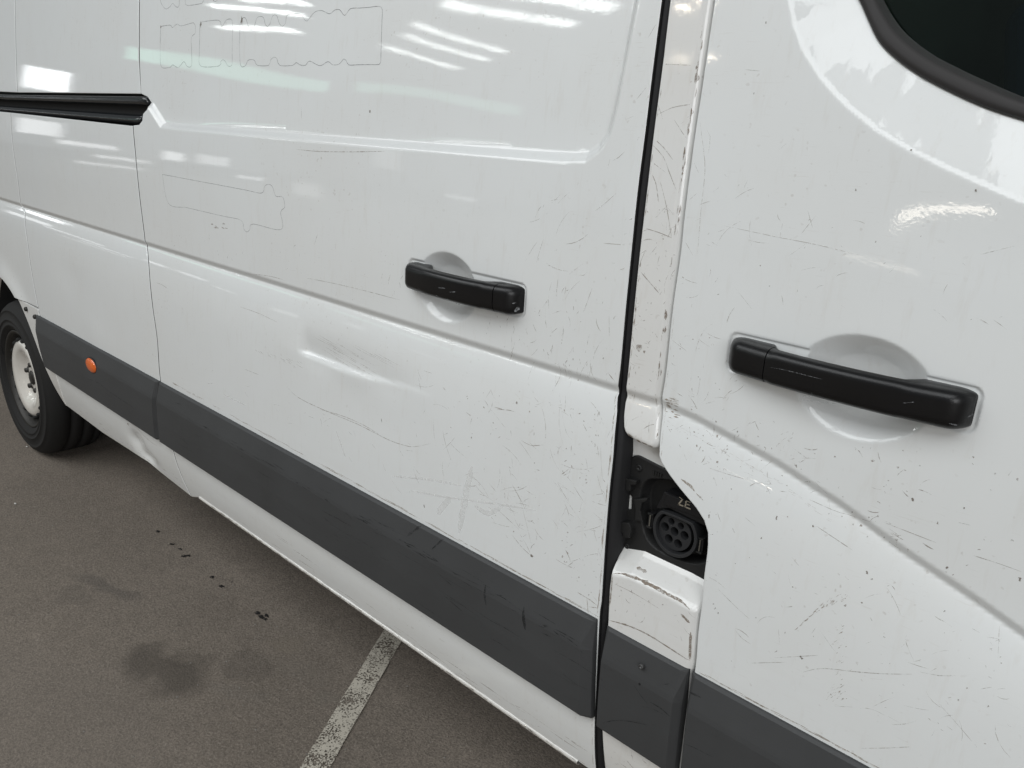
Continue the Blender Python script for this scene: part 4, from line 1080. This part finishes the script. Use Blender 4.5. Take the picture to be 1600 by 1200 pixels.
for pts in ([(350, 940), (560, 985), (740, 1020), (920, 1065)], [(595, 930), (583, 990)], [(440, 290), (500, 296)], [(580, 625), (610, 598)], [(700, 880), (720, 950)], [(1420, 1060), (1560, 1025)]): px_line(ml, C1(pts), O_front, .0008)
okF = lambda p: float(ell(np.array([p[0]]), np.array([p[1]]), HB.bx, HB.bz, HB.ba, HB.bb)[0]) > 1.05
scatter(mk, O_front, [(1040, 660), (1300, 700), (1420, 860), (1110, 780)], 150, .002, .012, .0005, .0013, 1.0, 1.0, .45, okF)
scatter(ml, O_front, [(1040, 560), (1250, 680), (1300, 800), (1060, 720)], 120, .003, .016, .0005, .0012, .3, .9, .2, okF)
scatter(mk, O_front, [(1250, 690), (1590, 720), (1595, 960), (1300, 800)], 70, .002, .012, .0005, .0012, -.4, 1.0, .45)
scatter(ml, O_front, [(1110, 800), (1560, 1000), (1590, 1190), (1100, 1020)], 150, .003, .024, .0004, .0009, -.2, .8, .2)
scatter(mk, O_front, [(1110, 800), (1450, 940), (1500, 1100), (1100, 1000)], 40, .002, .009, .0005, .0011, .6, 1.0, .5)
scatter(ml, O_front, [(1075, 250), (1300, 330), (1280, 520), (1050, 480)], 60, .003, .030, .0004, .0009, 1.0, .8, .1)
scatter(ml, O_front, [(1060, 420), (1250, 480), (1130, 640), (1045, 600)], 70, .003, .022, .0005, .0011, .6, .9, .2)
scatter(ml, O_front, [(1300, 330), (1590, 400), (1590, 540), (1300, 480)], 30, .003, .02, .0004, .0008, -.2, .6, .2)
for (a, b, r) in ((368, 828, .0032), (588, 545, .0035), (285, 362, .003), (60, 355, .003), (855, 528, .002), (825, 380, .003), (352, 188, .0025), (155, 75, .0025), (1100, 565, .004), (595, 360, .003), (740, 300, .003), (848, 675, .0016), (895, 972, .0018), (995, 992, .002), (235, 430, .002), (410, 390, .0022), (913, 330, .002), (80, 665, .002), (75, 650, .0016), (90, 682, .0016)):
    x, z = onF(*C2([(a, b)])[0]); mc.blob(x, z, r * .42, r * .66, O_front, rng.uniform(-.5, .5), n=8, rough=.5)
for (a, b) in ((475, 390), (1400, 795), (1130, 626), (525, 95), (900, 792)):
    x, z = onF(*C1([(a, b)])[0]); mc.blob(x, z, .0007, .0012, O_front)
for k in range(90):                                            # arrow-shaped flurry of chips
    u = rng.random()
    if k < 55: a, b = 345 + u * 195, 740 - 100 * min(1, u * 1.9) - 45 * max(0, u - .53) / .47 + rng.uniform(0, 34) * u
    else: a, b = 505 + rng.normal(0, 9), 720 + u * 250
    x, z = onF(*C2([(a, b)])[0]); L = rng.uniform(.0015, .005); mb.stroke([(x, z), (x - L * .3, z - L * .5), (x - L * .7, z - L)], O_front, .0008, jit=.4)
for k in range(26):
    a, b = 480 + rng.normal(0, 14), 940 + rng.normal(0, 16); x, z = onF(*C2([(a, b)])[0]); mb.stroke([(x, z), (x - .002, z - .003)], O_front, .0009)
for k in range(34):                                            # brown rub beside the pillar edge
    a, b = rng.uniform(345, 405), rng.uniform(850, 960); x, z = onF(*crop(940, 380, 3.53, [(a, b)])[0]); L = rng.uniform(.003, .011)
    mb.stroke([(x, z), (x + L / 2, z + .0002), (x + L, z)], O_front, rng.uniform(.001, .003), jit=.4)
for pts, wd in (([(455, 595), (480, 612), (505, 632), (522, 655)], .0058), ([(530, 665), (550, 685), (565, 700)], .003)): px_line(mb, crop(920, 560, 3.158, pts), O_front, wd, jit=.4)
for (a, b) in zip(FD[5:10], FD[6:11]):
    for _ in range(5):
        t = rng.random(); x = a[0] + (b[0] - a[0]) * t + .004; z = a[1] + (b[1] - a[1]) * t; mb.stroke([(x, z), (x, z + .006)], O_front, .0012)
for _ in range(60):
    px = rng.uniform(1090, 1400); py = 1047 + (px - 1083) * .535 - rng.uniform(1, 4); x, z = onF(px, py); mb.stroke([(x, z), (x + .01, z), (x + .02, z)], O_front, .0010, jit=.4)
for _ in range(60):
    px = rng.uniform(1040, 1300); cz_ = np.interp(px, [1033, 1200, 1400], [655, 745, 890]); x, z = onF(px, cz_ - rng.uniform(-1, 5)); mb.stroke([(x, z), (x + .005, z - .001)], O_front, .0009, jit=.4)
ml.obj('light_scratches', M_SCRL, fdoor, fd_clip); mk.obj('scratches', M_SCR, fdoor, fd_clip); mc.obj('paint_chips', M_CHIP, fdoor, fd_clip); mb.obj('scuffs', M_BROWN, fdoor, fd_clip)
# scuffs on the mouldings and handles
def O_st(x, z):
    d = .5875 - z; return np.interp(d, [0, .004, .044, .052, .110, .169, .174], [.004, .008, .0185, .020, .0205, .0185, .014])
mk = Marks()
for pts, wd in (([(478, 510), (474, 555), (480, 592)], .006), ([(622, 595), (620, 640), (626, 682)], .008), ([(235, 292), (185, 328)], .007), ([(318, 342), (275, 380)], .006), ([(300, 470), (350, 515)], .002), ([(330, 560), (390, 612)], .002), ([(240, 385), (300, 425)], .0015), ([(685, 690), (725, 710)], .003)):
    px_line(mk, crop(560, 700, 2.4, pts), O_st, wd, lift=.0006)
for _ in range(55):
    px = rng.uniform(262, 915); v = rng.random() ** 1.0; py = 590 + (px - 250) * .548 + (24 + (px - 250) * .03) + v * (60 + (px - 250) * .10); x, z = onS(px, py, O_st)
    L = rng.uniform(.01, .10) ; mk.stroke([(x, z), (x + L / 2, z + rng.normal(0, .002)), (x + L, z + rng.normal(0, .003))], O_st, rng.uniform(.0006, .0018), lift=.0006)
for _ in range(38):
    x = rng.uniform(-2.05, -.66); z = .5875 - .046 + rng.normal(0, .003); L = rng.uniform(.008, .05)
    mk.stroke([(x, z), (x + L / 2, z + rng.normal(0, .001)), (x + L, z + rng.normal(0, .002))], O_st, rng.uniform(.0012, .0035), lift=.0006, jit=.4)
mk.obj('black_scuffs', M_SCUFFB, sdoor)
mk = Marks()
for pts, wd in (([(400, 630), (460, 655), (520, 700), (640, 780)], .0014),): px_line(mk, crop(0, 380, 3, pts), O_st, wd, lift=.0006)
mk.obj('black_scuffs', M_SCUFFB, side_low)
mk = Marks()
for pts, wd in (([(550, 835), (610, 870), (660, 915)], .0035), ([(560, 870), (640, 912)], .002), ([(290, 950), (360, 937), (440, 942), (535, 962)], .0014), ([(460, 740), (500, 800), (540, 850)], .0012), ([(610, 740), (660, 735)], .005), ([(510, 860), (545, 865)], .003)):
    px_line(mk, C8(pts), O_st, wd, lift=.0006)
mk.obj('black_scuffs', M_SCUFFB, lowp)
mk = Marks()
for pts, wd in (([(725, 1060), (790, 1085), (860, 1120), (900, 1140)], .0012), ([(745, 770), (830, 810)], .003)): px_line(mk, C8(pts), O_st, wd, lift=.0006)
mk.obj('black_scuffs', M_SCUFFB, fdoor)
def O_hnd(h, ob_): return lambda x, z: ob_ + .026 + .015 * (1 - np.abs(2 * (x - h.x0) / (h.x1 - h.x0) - 1) ** 2.2) - .10 * np.maximum(np.abs(z - h.z) - h.hz * .55, 0)
mk = Marks(); OH = O_hnd(HA, -.0215)
for pts, wd in (([(590, 515), (640, 520)], .0016), ([(670, 548), (720, 545)], .0016), ([(570, 570), (590, 578)], .0010), ([(640, 598), (680, 608)], .0014), ([(700, 625), (755, 640)], .0014), ([(1150, 690), (1185, 660)], .006), ([(1130, 632), (1165, 625)], .002)): px_line(mk, crop(560, 340, 4.706, pts), OH, wd, .002, lift=.0006)
mk.obj('handle_scuffs', M_MARK, sdoor)
mk = Marks(); OH = O_hnd(HB, -.0205)
for pts, wd in (([(535, 488), (590, 490)], .0009), ([(580, 470), (585, 495)], .0007), ([(520, 505), (700, 525)], .0006), ([(1020, 522), (1075, 517)], .0009), ([(1240, 620), (1280, 628)], .0014), ([(380, 350), (460, 365), (640, 410)], .0005), ([(1330, 590), (1362, 572)], .0008)): px_line(mk, crop(1080, 460, 3.077, pts), OH, wd, .002, lift=.0006)
mk.obj('handle_scuffs', M_MARK, fdoor)

# ------------------------------------------------------------------ ground
g = mesh('ground', [(-60, -60, GZ), (60, -60, GZ), (60, 60, GZ), (-60, 60, GZ)], [(0, 1, 2, 3)], M_ASPHALT); g['kind'] = 'structure'
a, b = np.array(ground_at(595, 995)), np.array(ground_at(470, 1200)); c_, d_ = np.array(ground_at(622, 1012)), np.array(ground_at(515, 1200))
u = a - b; u /= np.linalg.norm(u); v = c_ - d_; v /= np.linalg.norm(v)
A0, A1, B0, B1 = a + u * 1.6, b - u * 2.0, c_ + v * 1.6, d_ - v * 2.0
nl = 90; V, F = [], []
for k in range(nl + 1):
    t = k / nl; p = A0 + (A1 - A0) * t; q = B0 + (B1 - B0) * t; w_ = (q - p) / np.linalg.norm(q - p)
    p = p - w_ * abs(rng.normal(0, .0012)); q = q + w_ * abs(rng.normal(0, .0012)); V += [(p[0], p[1], GZ + .004), (q[0], q[1], GZ + .004)]
for k in range(nl): F.append((2 * k, 2 * k + 1, 2 * k + 3, 2 * k + 2))
mesh('parking_line', V, F, M_LINE, g)
m, nt, bb = new_mat('oil_drip'); gc = coords(nt); nt.links.new(mix(nt, noise(nt, gc, 90), (.014, .013, .013), (.03, .027, .025)), bb.inputs['Base Color']); bb.inputs['Roughness'].default_value = .45
M_OIL = m
def drip(px, py, r, n=14):
    x, y = ground_at(px, py); V = [(x, y, GZ + .0022)]
    for k in range(n):
        a = 2 * math.pi * k / n; rr = r * max(.25, 1 + rng.normal(0, .33)); V.append((x + rr * 1.2 * math.cos(a), y + rr * .8 * math.sin(a), GZ + .0015))
    mesh('oil_drip', V, [(0, 1 + k, 1 + (k + 1) % n) for k in range(n)], M_OIL, g)
for a, b, r in ((565, 300, .010), (615, 344, .011), (643, 362, .008), (658, 387, .015), (672, 385, .010), (758, 462, .011), (790, 494, .013), (920, 590, .013), (935, 603, .014), (952, 600, .012), (945, 612, .010), (828, 480, .004)):
    drip(a / 2.2857, 700 + b / 2.2857, r * .62)
# grit: pale chips of stone lying about
V, F = [], []
for _ in range(420):
    x, y = rng.uniform(-3.6, -.9), rng.uniform(-1.0, .3); r = rng.uniform(.0012, .0034); s = len(V)
    for k in range(4):
        a = 2 * math.pi * k / 4 + rng.random(); V.append((x + r * math.cos(a), y + r * math.sin(a), GZ + .0005))
    V.append((x, y, GZ + r * .9)); F += [(s + k, s + (k + 1) % 4, s + 4) for k in range(4)]
grit = mesh('grit', V, F, simple('pale_grit', (.20, .185, .165), .9), g); grit['kind'] = 'stuff'
for (px, py, r) in ((48, 697, .012), (42, 699, .008), (24, 788, .008)):
    x, y = ground_at(px, py); V = [(x + r * math.cos(a), y + .5 * r * math.sin(a), GZ + .003) for a in (.3, 1.6, 3.3, 4.9)] + [(x, y, GZ + .007)]
    mesh('paper_scrap', V, [(0, 1, 4), (1, 2, 4), (2, 3, 4), (3, 0, 4)], simple('paper_scrap', (.5, .49, .46), .8), g)

# the van's origin sits on the asphalt under it
van.location.z = GZ
for ch in van.children: ch.location.z -= GZ
